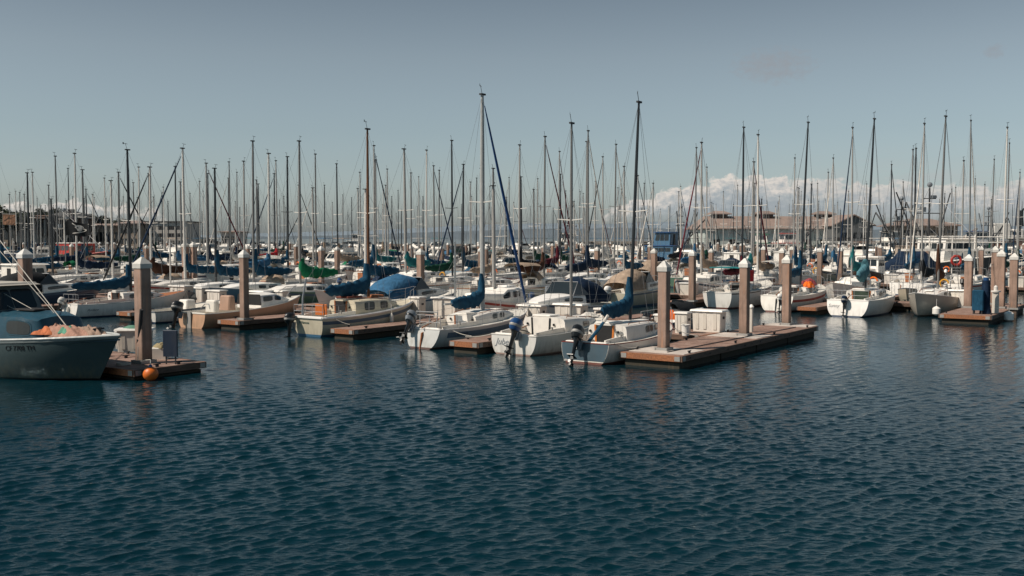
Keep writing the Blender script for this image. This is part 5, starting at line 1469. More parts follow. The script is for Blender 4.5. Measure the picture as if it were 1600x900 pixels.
def sz(py, Y): return CH+(HY-py)/F*Y
MROOF = paint('faded pink brown roof', (.30, .225, .195), .8, .2, .4, .6)
MWALLG = paint('pale teal wall', (.62, .70, .67), .75, .2, .4, .5)
MWALLB = paint('weathered tan wall', (.36, .29, .23), .8, .25, .5, .6)
MWALLD = paint('dark brown wall', (.10, .07, .055), .8, .3, .4, .6)
MWALLW = paint('white plaster wall', (.6, .57, .53), .75, .15, .4, .6)
MGABLE = paint('grey timber gable', (.14, .15, .155), .8, .3, .4, .8)
MRF = paint('dark slate roof', (.10, .10, .10), .8)
MPIER = woodmat('pier timber', (.13, .085, .065), 2, (3, 3, .5))
# ground shore strips
def land(name, pts, z0=-1, z1=1.4, mat=None):
    m = MB(); m.prism([(x, y, z0) for x, y in pts], (0, 0, z1-z0)); return struct(m.build(name, mat or paint('shore earth', (.14, .115, .09), .9, .3)))
land('left_shore', [(-420, 265), (-60, 300), (-20, 330), (-20, 520), (-600, 520), (-600, 240)])
land('right_shore', [(48, 292), (150, 285), (420, 240), (420, 700), (52, 700)], z1=2.2)
# warehouse
Y0 = 296
root = empty('warehouse', (sx(1215, Y0), Y0, 0), R(4), 'long pale warehouse with faded pink brown roof and three roof lanterns', 'warehouse')
hw = (sx(1330, Y0)-sx(1098, Y0))/2
m = MB(); m.box(0, 9, 4.6, hw*2, 18, 6.4); wl = m.build('wall', MWALLG, root)
m = MB(); roof_gable(m, -hw, hw, 0, 18, sz(357, Y0), sz(337, Y0), 1.0, hip=3); rf = m.build('roof', MROOF, root)
for px in (1134, 1208, 1305):
    cx = sx(px, Y0)-sx(1215, Y0); m = MB(); m.box(cx, 9, sz(337, Y0)+.1, 4.6, 3.4, 1.3); ln = m.build('lantern', MWALLD, rf)
    m = MB(); roof_gable(m, cx-2.8, cx+2.8, 7.2, 10.8, sz(337, Y0)+.75, sz(337, Y0)+1.6, .6, hip=1.8); m.build('lantern_roof', MROOF, ln)
    for k in range(3): MB().box(cx-1.5+k*1.5, 7.27, sz(337, Y0)+.3, 1.0, .08, .5).build('window', MGLASS, ln)
q = ((-hw, 0, 1.4), (hw, 0, 1.4), (hw, 0, 7.6), (-hw, 0, 7.6)); q = tuple((x, y-.0, z) for x, y, z in q)
facade_windows(wl, q, 16, 1, MWALLW, .55, .22, y0=.5, y1=.98)
facade_windows(wl, q, 9, 1, MDK, .4, .4, y0=.0, y1=.6, name='door')
# gable end building
Y1 = 290
root = empty('boat_shed', (sx(1333, Y1), Y1, 0), R(4), 'grey timber gabled shed at the end of the warehouse', 'shed')
gw = (sx(1364, Y1)-sx(1303, Y1))/2
m = MB(); m.prism([(-gw, 0, 1), (gw, 0, 1), (gw, 0, sz(352, Y1)), (0, 0, sz(337, Y1)), (-gw, 0, sz(352, Y1))], (0, 14, 0)); m.build('wall', MGABLE, root)
m = MB()
for sg in (-1, 1): m.prism([(0, -.6, sz(337, Y1)+.05), (sg*(gw+.8), -.6, sz(352, Y1)-.25), (sg*(gw+.8), -.6, sz(352, Y1)+.05), (0, -.6, sz(337, Y1)+.4)], (0, 15.2, 0))
m.build('roof', MROOF, root)
for x in (-3, 0, 3): MB().box(x, -.05, 5.2, 2.0, .1, 1.6).build('window', MGLASS, root)
MB().box(-3.5, -.06, 3, 4.5, .12, 3.2).build('door', MDK, root)
m = MB(); m.box(-6, -4, 3.3, 8, 6, .4); m.build('awning', MW, root)
# pagoda roofed building
Y2 = 262
root = empty('harbour_office', (sx(1449, Y2), Y2, 0), R(-3), 'tan two storey harbour building with wide pink hipped roof', 'building')
m = MB(); m.box(0, 7, sz(360, Y2)-2.5, 15.5, 13, 8); w_ = m.build('wall', MWALLB, root)
m = MB(); roof_gable(m, -8, 8, 0, 14, sz(352, Y2), sz(341, Y2), .8, hip=6); m.build('roof', MROOF, root)
facade_windows(w_, ((-7.7, .5, 2), (7.7, .5, 2), (7.7, .5, 7.8), (-7.7, .5, 7.8)), 6, 1, MGLASS, .7, .3, y0=.5)
m = MB(); m.prism([(5, -3, 2.0), (11.5, -3, 6.6), (11.5, -3, 7.0), (5, -3, 2.4)], (0, 1.4, 0)); m.build('stairs', MPIER, root)
# wharf on the right
Y3 = 215
root = empty('wharf', (sx(1380, Y3), Y3, 0), 0, 'long timber wharf on piles at the far right', 'wharf')
wx = sx(1640, Y3)-sx(1380, Y3)
MB().box(wx/2, 10, sz(379, Y3), wx, 20, .5).build('deck', MPIER, root)
MB().box(wx/2, -.1, sz(379, Y3)-.9, wx, .3, 1.2).build('fender_beam', woodmat('reddish beam', (.2, .1, .075), 2), root)
for k in range(28): MB().tube([(.6+k*wx/28, .2, -1), (.6+k*wx/28, .2, sz(379, Y3))], .17, 7).build('pile', MPIER, root)
for k in range(4):
    MB().tube([(0, 0, sz(379, Y3)+.5+k*.32), (wx, 0, sz(379, Y3)+.5+k*.32)], .04, 4).build('railing', MW, root)
for k in range(20): MB().tube([(k*wx/20, 0, sz(379, Y3)), (k*wx/20, 0, sz(379, Y3)+1.5)], .05, 4).build('post', MW, root)
# things on the wharf
zw = sz(379, Y3)+.25
def truck(px, Y, w, h, label, kind=0):
    root = empty('parked_truck', (sx(px, Y), Y, zw), 0, label, 'truck')
    MB().box(0, 0, .75+h/2, w, 2.3, h, bev=.08).build('cargo_box', MW, root)
    m = MB(); frustum(m, w/2+.1, w/2+2.0, 1.05, .95, .5, 2.4, 0, .6); m.build('cab', MW, root)
    m = MB(); m.pane(((w/2+.3, -1.06, .6), (w/2+1.9, -1.06, .6), (w/2+1.4, -.97, 2.35), (w/2+.3, -.97, 2.35)), (.15, .5), (.85, .9), off=.03); m.build('window', MGLASS, root)
    for x in (-w/2+.8, w/2+1.1):
        for y in (-1.1, 1.1): MB().tube([(x, y-.12, .45), (x, y+.12, .45)], .45, 12).build('wheel', MBLK, root)
truck(1561, 220, 3.6, 3.2, 'white box truck parked on the wharf')
truck(1588, 224, 1.8, 2.0, 'small white truck at the right end of the wharf')
X = sx(1591, 219)
root = empty('dock_crane', (X, 219, zw), 0, 'dark winch crane rising at the far right of the wharf', 'crane')
m = MB(); m.tube([(0, 0, 0), (0, 0, 3.5)], [.5, .35], 8); m.build('pedestal', MDST, root)
m = MB(); m.box(0, 0, 4.4, 1.6, 1.0, 2.2, tx=.7); m.box(.4, 0, 6.0, .6, .5, 1.6); m.tube([(0, 0, 5), (.9, 0, 7.2), (1.6, 0, 7.0)], .16, 6); m.build('winch_house', MBLK, root)
# gangway
root = empty('gangway', (sx(1578, 110), 110, .5), R(6), 'white railed gangway sloping down to the docks, far right', 'gangway')
gl = 14.; m = MB()
m.prism([(0, 0, 0), (gl, 0, 3.3), (gl, 0, 3.45), (0, 0, .15)], (0, 1.3, 0)); m.build('ramp', MPIER, root)
for y in (0, 1.3):
    m = MB(); 
    for o in (.55, 1.1): m.tube([(0, y, .1+o), (gl, y, 3.4+o)], .035, 5)
    for k in range(11): m.tube([(gl*k/10, y, .1+.33*k), (gl*k/10, y, 1.2+.33*k)], .03, 4)
    m.build('railing', MW, root)
# white trawler with big pilothouse and the other working boats
def bigboat(px, u, rz, hm, label, L=14, B=4.4, wall=None, roof=None, z1=4.0, gantry=True, name='trawler', tophouse=True, scale=1.0, mastz=9, cat='fishing boat'):
    X, Y = pxpos(px, u); root = empty(name, (X, Y, 0), rz, label, cat)
    H = Hull(L=L, B=B, fs=1.4, fb=2.6, sag=.25, tr=.75, draft=.8, rake=1.3, sdraft=.4, e=.38, eb=1.2, mid=.5)
    H.hull_mesh().build('hull', hm, root, True, 45); H.deck_mesh((-L/2+.6, -1.0, .85, .7)).build('deck', MWD, root); H.rail_mesh(r=.07).build('rub_rail', wall or MW, root)
    h, v = house(root, -1.2, 3.0, B*.36, B*.33, 1.5, z1, mat=wall, roof=roof, sa=0, sf=-.25, nside=4, nfront=3, band=(.55, .85))
    if tophouse: house(root, -.6, 2.0, B*.28, B*.25, z1+.1, z1+1.9, mat=wall, roof=roof, sa=0, sf=.3, nside=3, nfront=3, band=(.35, .85), over=.35)
    m = MB(); m.tube([(-1.6, 0, 1.5), (-1.6, 0, mastz)], [.14, .08], 7); m.tube([(-1.6, -1.6, mastz*.72), (-1.6, 1.6, mastz*.72)], .05, 5); m.tube([(-1.6, -.8, mastz*.88), (-1.6, .8, mastz*.88)], .05, 5); m.build('mast', MDST if gantry else MMAST['white'], root)
    m = MB(); m.ball((-1.6, 0, mastz+.3), .28, 8, 6); m.box(-1.6, .5, mastz*.9, .4, .5, .3); m.box(-1.6, -.7, mastz*.76, .3, .4, .5); m.build('radar_gear', MGRY, root)
    if gantry:
        m = MB(); m.tube([(-1.6, 0, 3), (-5.5, 0, mastz*.85), (-6.4, 0, mastz*.6)], [.12, .1, .05], 6)
        for sg in (1, -1): m.tube([(-3.6, sg*B*.4, 1.4), (-3.6, sg*B*.25, 5.2)], .08, 6)
        m.tube([(-3.6, -B*.25, 5.2), (-3.6, B*.25, 5.2)], .08, 6); m.build('gantry', MDST, root)
        for sg in (1, -1): MB().tube([(-1.8, sg*.5, 2), (-2.6, sg*3.4, mastz*.95)], .07, 6).build('outrigger', MDST, root)
    for a, b in (((-1.6, 0, mastz), (L/2, 0, 2.7)), ((-1.6, 0, mastz), (-L/2, 0, 1.6))): MB().tube([a, b], .02, 4).build('stay', MWIRE, root)
    rails(root, H, [1.5, 3, 4.5], h=.8, pushpit=False, r=.03)
    return root, H
bt, _ = bigboat(1466, 112, R(-75), hullpaint('black trawler hull', (.02, .025, .03)), 'white trawler with big pilothouse and crowded radar mast, moored by the wharf', L=15, B=5.0, z1=4.3, mastz=9.8, tophouse=False)
bigboat(1047, 128.2, R(145), MHW, 'blue topped work boat with derrick arms near the warehouse', L=13, B=5, wall=paint('faded blue house', (.05, .15, .27), .5), roof=MBLUEP, z1=3.3, mastz=8.5)
bigboat(1424, 128, R(-60), hullpaint('dark fishing hull', (.03, .035, .04)), 'dark fishing boat loaded with yellow gear left of the white trawler', L=12, wall=MWALLB, z1=3.4, mastz=9, tophouse=False)
heap('fishing_net', MCOV['navy'], (sx(1425, 100), 100, 1.2), 6, 3, 2.2, 'dark blue net heap beside the white trawler', 'net', 31, n=26)
rb, _ = bigboat(112, 77.2, R(-35), MHR, 'dull red working boat with bright red cabin behind the pirate flag', L=16, B=4.6, wall=MRED, roof=MW, z1=3.7, tophouse=False, gantry=False, mastz=8)
bigboat(1235, 190, R(-170), MHW2, 'white and red fishing boat in front of the warehouse', L=12, wall=MW, roof=MRED, z1=3.4, mastz=8)
bigboat(890, 205, R(-165), MHW, 'white motor yacht with tall upper bridge in the middle distance', L=13, wall=MW, roof=MW, z1=3.6, gantry=False, mastz=7, name='motor_yacht', cat='motor yacht')
bigboat(1185, 205, R(-20), MHGN, 'green hulled fishing boat in front of the warehouse', L=12, wall=MW, roof=MCOV['green'], z1=3.3, mastz=7.5)
bigboat(1392, 205, R(-140), hullpaint('blue work hull', (.03, .08, .14)), 'blue hulled fishing boat between the warehouse gable and harbour building', L=13, wall=MW, roof=MW, z1=3.8, mastz=9.5)
bigboat(1530, 178, R(-165), MHW, 'white fishing boat with wheelhouse in front of the box truck', L=13, wall=MW, roof=MBLUEP, z1=3.6, mastz=9)
bigboat(560, 215, R(-170), MHW, 'white working boat far off behind the brown mast', L=13, wall=MW, roof=MW, z1=3.6, gantry=False, mastz=7)
# life ring on a white post near the trawler
X, Y = pxpos(1494, 98)
root = empty('life_ring', (X, Y, 2.35), 0, 'red life ring hanging below the white rail by the trawler', 'life ring')
MB().tube([(.42*cos(a), 0, .42*sin(a)) for a in [2*pi*k/16 for k in range(17)]], .12, 7).build('ring', MRED, root, True)
root = empty('ring_stand', (X, Y+.2, 0), 0, 'white railed platform behind the red life ring', 'platform')
MB().box(0, .7, 3.3, 9, 1.2, .2).build('platform', MW, root)
for k in range(5):
    MB().tube([(-4.2+k*2.1, .7, -1), (-4.2+k*2.1, .7, 4.6)], .07, 6).build('post', MW, root)
for z in (4.0, 4.5): MB().tube([(-4.4, .2, z), (4.4, .2, z)], .05, 5).build('railing', MW, root)

# pirate flag and orange tarp on the left
Yf = 66.; root = empty('pirate_flag', (sx(103, Yf), Yf, sz(357, Yf)), 0, 'black pirate flag with white skull and crossed bones flying on the left', 'flag')
m = MB(); vs = []; nx, ny = 14, 8; fw, fh = 1.55, .95
for i in range(nx+1):
    for j in range(ny+1):
        a, b = i/nx, j/ny; vs.append((a*fw, .14*sin(a*9+b*1.5)*a**.5, (b-.5)*fh*(1-.12*a)-.12*a*a+.05*sin(a*7)))
m.add(vs, [(i*(ny+1)+j, (i+1)*(ny+1)+j, (i+1)*(ny+1)+j+1, i*(ny+1)+j+1) for i in range(nx) for j in range(ny)])
fl = m.build('cloth', MCOV['black'], root, True)
def onflag(x, z): a = x/fw; return (x, .14*sin(a*9+(z/fh+.5)*1.5)*a**.5-.02, z*(1-.12*a)-.12*a*a+.05*sin(a*7))
m = MB(); vs = [onflag(.95+.26*cos(t)*(1 if sin(t) > 0 else .62), .10+.22*sin(t)) for t in [2*pi*k/18 for k in range(18)]]; m.add(vs, [tuple(range(18))])
skull = m.build('skull', MCOV['white'], fl)
m = MB()
for ex in (.86, 1.04): m.add([(p[0], p[1]-.012, p[2]) for p in [onflag(ex+.055*cos(t), .12+.05*sin(t)) for t in [2*pi*k/8 for k in range(8)]]], [tuple(range(8))])
m.build('eye', MBLK, skull)
m = MB()
for s_ in (1, -1): m.loft([[onflag(.5+.9*f, s_*(-.35+.34*f)+.02), onflag(.5+.9*f, s_*(-.35+.34*f)-.05)] for f in [k/8 for k in range(9)]], closed=False, caps=False)
m.build('crossed_bones', MCOV['white'], fl)
MB().tube([(-.02, .02, -2.2), (-.02, .02, .75)], .035, 6).build('pole', MMAST['grey'], root)
Yf = 58.; root = empty('hanging_tarp', (sx(16, Yf), Yf, sz(343, Yf)), R(8), 'pale orange cloth hanging from rigging at the far left', 'cloth')
m = MB(); m.add([(x*.35+.02*sin(z*4), .05*sin(x*3+z*5), z*.30-(.03 if x > 0 else 0)) for z in (-1, -.3, .3, 1) for x in (-1, -.3, .3, 1)], [(j*4+i, j*4+i+1, (j+1)*4+i+1, (j+1)*4+i) for j in range(3) for i in range(3)]); m.build('cloth', fabric('apricot cloth', (.5, .27, .17)), root, True)
MB().tube([(-.4, 0, .32), (.4, 0, .30)], .015, 5).build('rod', MGALV, root)

# left shore buildings
def building(px0, px1, Y, pyt, pyb, label, wall, roofm, nx, ny, pyr=None, hip=3, depth=14, rz=0, cols=0, name='building', winmat=None):
    cx = sx((px0+px1)/2, Y); w = sx(px1, Y)-sx(px0, Y); zt = sz(pyt, Y); zb = 1.0
    root = empty(name, (cx, Y, 0), rz, label, 'building')
    m = MB(); m.box(0, depth/2, (zt+zb)/2, w, depth, zt-zb); wl = m.build('wall', wall, root)
    if pyr: m = MB(); roof_gable(m, -w/2, w/2, 0, depth, zt+.05, sz(pyr, Y), .9, hip=hip); m.build('roof', roofm, root)
    else: MB().box(0, depth/2, zt+.15, w+1, depth+1, .3).build('roof', roofm, root)
    if nx: facade_windows(wl, ((-w/2, 0, zb), (w/2, 0, zb), (w/2, 0, zt), (-w/2, 0, zt)), nx, ny, winmat)
    for k in range(cols): MB().box(-w/2+w*(k+.5)/cols, -1.3, (zb+zt)/2-.5, .35, .35, zt-zb-1).build('column', MWALLW, root)
    if cols: MB().box(0, -1.2, zt-.5, w, 2.2, .4).build('balcony_roof', roofm, root)
    return root
building(24, 78, 278, 338, 372, 'dark brown waterfront restaurant with pale columns on the left shore', MWALLD, MROOF, 9, 2, cols=8)
building(78, 113, 284, 340, 372, 'dark low building with slate hipped roof on the left shore', MWALLD, MRF, 4, 1, pyr=330, hip=5)
building(-20, 24, 285, 340, 372, 'building half hidden below the cypress trees at the left edge', MWALLB, MRF, 5, 1, pyr=331, hip=3)
building(84, 116, 330, 336, 372, 'hilltop house with dark hipped roof behind the restaurant', MWALLB, MRF, 5, 1, pyr=326, hip=6)
building(112, 188, 300, 352, 372, 'long beige waterfront building behind the pirate flag', MWALLB, MROOF, 12, 1, pyr=349, hip=1)
building(186, 216, 298, 349, 372, 'pinkish building with small roof next to the white hotel', MWALLB, MROOF, 4, 2, pyr=344, hip=3)
building(214, 292, 305, 347, 372, 'white waterfront hotel with dark rows of windows and flat roof', MWALLW, MRF, 5, 3, winmat=MDK, cols=0)
building(346, 368, 330, 362, 374, 'low white building on the breakwater left of centre', MWALLW, MROOF, 5, 1, pyr=360)
def mkhill(name, pts, depth, mat, zb=-2):
    """ridge following px, py, Y points"""
    m = MB(); rings = []
    rr = random.Random(5)
    for (px, py, Y) in pts:
        x, z = sx(px, Y), max(sz(py, Y), zb+.5)
        rings.append([(x-0, Y-depth*.5, zb), (x, Y-depth*.22, zb+(z-zb)*.62), (x, Y, z), (x, Y+depth*.5, zb)])
    m.loft(rings, closed=False); return struct(m.build(name, mat, None, True, 80))
MHILL = paint('hazy shore scrub', (.055, .065, .05), .95, .4, .4, .02)
mkhill('left_hill', [(-160, 330, 420), (-40, 333, 420), (40, 338, 420), (110, 338, 420), (180, 345, 420), (240, 358, 420), (300, 368, 420), (330, 373, 420)], 120, MHILL)
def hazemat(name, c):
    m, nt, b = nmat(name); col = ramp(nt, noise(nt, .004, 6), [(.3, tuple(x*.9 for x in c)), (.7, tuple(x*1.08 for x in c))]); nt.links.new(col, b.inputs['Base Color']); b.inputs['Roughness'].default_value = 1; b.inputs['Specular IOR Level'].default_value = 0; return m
def ridge(name, Y, pts, seed, mat, step=8):
    rr = random.Random(seed); xs = []
    P_ = sorted(pts); out = []
    px = P_[0][0]
    while px <= P_[-1][0]:
        for a, b in zip(P_, P_[1:]):
            if a[0] <= px <= b[0]: py = a[1]+(b[1]-a[1])*(px-a[0])/(b[0]-a[0])
        out.append((px, py+rr.uniform(-.6, .6), Y)); px += step
    return mkhill(name, out, Y*.3, mat, -20)
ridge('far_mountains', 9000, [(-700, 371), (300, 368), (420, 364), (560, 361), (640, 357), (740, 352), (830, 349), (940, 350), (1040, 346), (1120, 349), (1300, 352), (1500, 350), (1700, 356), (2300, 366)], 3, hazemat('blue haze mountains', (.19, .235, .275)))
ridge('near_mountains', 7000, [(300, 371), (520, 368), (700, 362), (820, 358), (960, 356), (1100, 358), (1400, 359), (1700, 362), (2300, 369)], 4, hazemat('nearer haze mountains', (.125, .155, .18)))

# trees
MLEAF = []
for i, c in enumerate([(.022, .035, .02), (.035, .05, .026), (.05, .065, .035)]):
    MLEAF.append(paint(f'cypress foliage {i}', c, .9, .4, .3, 3))
MBARK = woodmat('bark', (.09, .065, .05), 4, (4, 4, 1))
def treemesh(seed, wide=1.0):
    rr = random.Random(seed); m = MB()
    blobs = []
    for k in range(12):
        a = rr.uniform(0, 6.28); q = rr.uniform(0, 1)**.6; blobs.append((q*cos(a)*2.8*wide, q*sin(a)*2.4, 3.4+rr.uniform(0, 2.6)*(1.1-q*.6), rr.uniform(.7, 1.3)))
    for (bx_, by_, bz_, br) in blobs:
        for _ in range(150):
            u1, u2 = rr.uniform(-1, 1), rr.uniform(0, 6.28); rad = br*rr.uniform(.55, 1.05); s_ = sqrt(1-u1*u1)
            x, y, z = bx_+rad*1.35*s_*cos(u2), by_+rad*1.2*s_*sin(u2), bz_+rad*.62*u1
            l = rr.uniform(.12, .28); a1, a2 = rr.uniform(0, 6.28), rr.uniform(-.7, .7)
            d1 = (cos(a1)*l, sin(a1)*l, a2*l); d2 = (-sin(a1)*l*.6, cos(a1)*l*.6, rr.uniform(-.3, .6)*l)
            m.add([(x-d1[0], y-d1[1], z-d1[2]), (x+d2[0], y+d2[1], z+d2[2]), (x+d1[0], y+d1[1], z+d1[2]), (x-d2[0], y-d2[1], z-d2[2])], [(0, 1, 2, 3)])
    tr = MB(); tr.tube([(0, 0, -.5), (.2, .1, 1.5), (.1, 0, 3.2), (.4, .1, 4.6)], [.32, .25, .18, .08], 7)
    for b in blobs[:6]: tr.tube([(.1, 0, 2.2+rr.random()), (b[0]*.5, b[1]*.5, b[2]-.5), (b[0], b[1], b[2])], [.14, .08, .03], 5)
    return m, tr
TM = []
for s_ in range(4):
    a, b = treemesh(s_+3, 1.0+.3*(s_ % 2)); TM.append((a.mesh('crown', MLEAF[s_ % 3]), b.mesh('trunk', MBARK)))
rt = random.Random(3)
TREES = [(2, 268, 320, 2.0, 'big dark cypress at the far left edge of the skyline'), (14, 272, 323, 1.9, 'dark spreading cypress second from the left edge'), (26, 276, 329, 1.6, 'dark cypress with low crown behind the restaurant roof'), (37, 280, 333, 1.3, 'small cypress at the end of the left clump')]
def tree(px, Y, z0, s_, lab, k, g=None):
    root = empty('cypress_tree', (sx(px, Y), Y, z0), rt.uniform(0, 6), lab, 'tree', g); root.scale = (s_, s_, s_)
    link('crown', TM[k][0], root, MLEAF[rt.randint(0, 2)]); link('trunk', TM[k][1], root)
for j, (px, Y, pyt, s_, lab) in enumerate(TREES): tree(px, Y, sz(pyt, Y)-6.4*s_, s_, lab, j % 4)
for j in range(26):
    px = rt.uniform(-15, 245); Y = rt.uniform(345, 400); g = 337+max(0, px-120)*.17
    s_ = rt.uniform(.7, 1.2); tree(px, Y, sz(g, Y)-rt.uniform(3.6, 5)*s_, s_, 'dark low tree on the distant left hill', j % 4, 'trees on the left hill')

# ------------------------------------------------------------------ water
def water():
    az0, az1 = radians(-37), radians(37)
    rads = [9.0]
    while rads[-1] < 140:
        r = rads[-1]; rads.append(r+max(.034, .0019*r if r < 60 else .006*r))
    while rads[-1] < 15000: rads.append(rads[-1]*1.06)
    cols = list(np.linspace(az0, az1, 760))
    side = [az1+(pi-az1)*((k/26)**1.5) for k in range(1, 27)]
    cols = [-s for s in reversed(side)]+cols+side      # wraps to +-180 degrees
    rads = [.5, 3., 6.]+rads
    rads = np.array(rads); cols = np.array(cols)
    RR, AA = np.meshgrid(rads, cols, indexing='ij')
    X = RR*np.sin(AA); Y = RR*np.cos(AA); X0, Y0 = X.copy(), Y.copy()
    Z = np.zeros_like(X)
    rs = np.random.RandomState(4)
    slope_tot = .0
    fade = np.clip(1-(RR-50)/75, 0, 1)
    for k in range(84):
        lam = .10*(5.0**(rs.rand()**1.0)); kk = 2*pi/lam
        # wave travel direction, mostly toward the camera with a lean
        th = (radians(-56)+rs.randn()*radians(15)) if k % 4 else (radians(-105)+rs.randn()*radians(22))
        dx, dy = cos(th), sin(th)
        amp = lam*.0077*(.5+1.0*rs.rand())*(1 if lam < .55 else .6)
        ph = kk*(X0*dx+Y0*dy)+rs.rand()*6.28
        sm = np.clip(lam/(RR*.0068+.01)-.25, 0, 1)*fade
        # slow patchiness
        pm = .6+.4*np.sin(X0*.5*(.4+rs.rand())+rs.rand()*6+Y0*.6*(rs.rand()-.3))
        A = amp*sm*pm*(1-.5*np.clip((RR-21)/13, 0, 1))
        Z += A*np.cos(ph); X -= A*1.45*dx*np.sin(ph); Y -= A*1.45*dy*np.sin(ph)
    n, mcols = X.shape
    co = np.stack([X, Y, Z], -1).reshape(-1, 3).astype(np.float32)
    i = np.arange(n-1)[:, None]*mcols+np.arange(mcols-1)[None, :]
    q = np.stack([i, i+mcols, i+mcols+1, i+1], -1).reshape(-1, 4)
    me = bpy.data.meshes.new('water'); me.vertices.add(len(co)); me.vertices.foreach_set('co', co.ravel())
    me.loops.add(q.size); me.loops.foreach_set('vertex_index', q.ravel().astype(np.int32))
    me.polygons.add(len(q)); me.polygons.foreach_set('loop_start', np.arange(0, q.size, 4, dtype=np.int32)); me.polygons.foreach_set('use_smooth', np.ones(len(q), bool))
    me.update(calc_edges=True); me.validate()
    m, nt, b = nmat('harbour water')
    b.inputs['Base Color'].default_value = (.0035, .022, .030, 1)
    n0 = noise(nt, .035, 3, coord='Object')
    nt.links.new(ramp(nt, n0, [(.3, (.0008, .0125, .0195)), (.7, (.0015, .0195, .028))]), b.inputs['Base Color'])
    b.inputs['Roughness'].default_value = .06; b.inputs['IOR'].default_value = 1.33; b.inputs['Specular IOR Level'].default_value = .46; b.inputs['Specular Tint'].default_value = (.55, .9, 1.0, 1)
    tc = N(nt, 'ShaderNodeTexCoord')
    def nz(scale, st, det=3):
        mp = N(nt, 'ShaderNodeMapping'); mp.inputs['Scale'].default_value = st; mp.inputs['Rotation'].default_value = (0, 0, R(-32))
        nt.links.new(tc.outputs['Object'], mp.inputs[0]); t = N(nt, 'ShaderNodeTexNoise'); t.inputs['Scale'].default_value = scale; t.inputs['Detail'].default_value = det
        nt.links.new(mp.outputs[0], t.inputs[0]); return t.outputs[0]
    a = nz(14.0, (.5, 1.4, 1), 4); c = nz(4.2, (.5, 1.3, 1), 3)
    b1 = N(nt, 'ShaderNodeBump'); b1.inputs['Strength'].default_value = 1; b1.inputs['Distance'].default_value = .013; nt.links.new(a, b1.inputs['Height'])
    b2 = N(nt, 'ShaderNodeBump'); b2.inputs['Strength'].default_value = 1; b2.inputs['Distance'].default_value = .020; nt.links.new(c, b2.inputs['Height']); nt.links.new(b1.outputs[0], b2.inputs['Normal'])
    pw = noise(nt, .09, 3, stretch=(.5, 1.4, 1)); spw = N(nt, 'ShaderNodeSeparateXYZ'); nt.links.new(tc.outputs['Object'], spw.inputs[0]); lee = mrange(nt, spw.outputs[1], 19, 33, 1.0, .42)
    for src_, dst in ((mrange(nt, pw, .35, .65, .3, 1.3), b2), (mrange(nt, pw, .35, .65, .5, 1.15), b1)):
        mu_ = N(nt, 'ShaderNodeMath', operation='MULTIPLY'); nt.links.new(src_, mu_.inputs[0]); nt.links.new(lee, mu_.inputs[1]); nt.links.new(mu_.outputs[0], dst.inputs['Strength'])
    nt.links.new(b2.outputs[0], b.inputs['Normal'])
    me.materials.append(m)
    o = bpy.data.objects.new('water', me); COL.objects.link(o); return struct(o)
water()

# ------------------------------------------------------------------ sky and sun
EL = R(48); SAZ = atan2(-1.0, -.42)      # sun seen from the left, slightly behind the camera (azimuth measured from +Y toward +X)
world = bpy.data.worlds.new('World'); scene.world = world; world.use_nodes = True
nt = world.node_tree; bg = nt.nodes['Background']
sky = N(nt, 'ShaderNodeTexSky', sky_type='NISHITA'); sky.sun_disc = False; sky.sun_elevation = EL; sky.sun_rotation = SAZ
sky.air_density = 1.0; sky.dust_density = 1.6; sky.ozone_density = 1.2
hs = N(nt, 'ShaderNodeHueSaturation'); hs.inputs['Saturation'].default_value = .52
nt.links.new(sky.outputs[0], hs.inputs['Color'])
tc = N(nt, 'ShaderNodeTexCoord'); sp = N(nt, 'ShaderNodeSeparateXYZ'); nt.links.new(tc.outputs['Generated'], sp.inputs[0])
def mth(op, a, b=None, c=None, clamp=False):
    n = N(nt, 'ShaderNodeMath', operation=op); n.use_clamp = clamp
    for i, x in enumerate((a, b, c)):
        if x is None: continue
        if isinstance(x, (int, float)): n.inputs[i].default_value = x
        else: nt.links.new(x, n.inputs[i])
    return n.outputs[0]
tint = ramp(nt, mrange(nt, sp.outputs[2], 0, .45), [(0, (1.40, 1.53, 1.62)), (.1, (1.22, 1.35, 1.40)), (.23, (1.00, 1.13, 1.16)), (.39, (.89, .98, .99)), (.54, (.68, .77, .80)), (.75, (.36, .54, .62)), (1, (.22, .44, .55))])
base = mixc(nt, 1.0, hs.outputs[0], tint, 'MULTIPLY')
az = mth('ARCTAN2', sp.outputs[0], sp.outputs[1]); el = mth('ARCSINE', sp.outputs[2])
azd = mth('MULTIPLY', az, 180/pi); eld = mth('MULTIPLY', el, 180/pi)
def vec(a, b, c=0.0):
    n = N(nt, 'ShaderNodeCombineXYZ')
    for i, x in enumerate((a, b, c)):
        if isinstance(x, (int, float)): n.inputs[i].default_value = x
        else: nt.links.new(x, n.inputs[i])
    return n.outputs[0]
def nse(v, s, d=5, r=.55):
    t = N(nt, 'ShaderNodeTexNoise'); t.inputs['Scale'].default_value = s; t.inputs['Detail'].default_value = d; t.inputs['Roughness'].default_value = r; nt.links.new(v, t.inputs[0]); return t.outputs[0]
vv = vec(azd, mth('MULTIPLY', eld, 1.5))
nA = nse(vec(azd, 3.3), .30, 2); nB = nse(vv, .95, 6, .6); nC = nse(vv, 2.2, 5, .6)
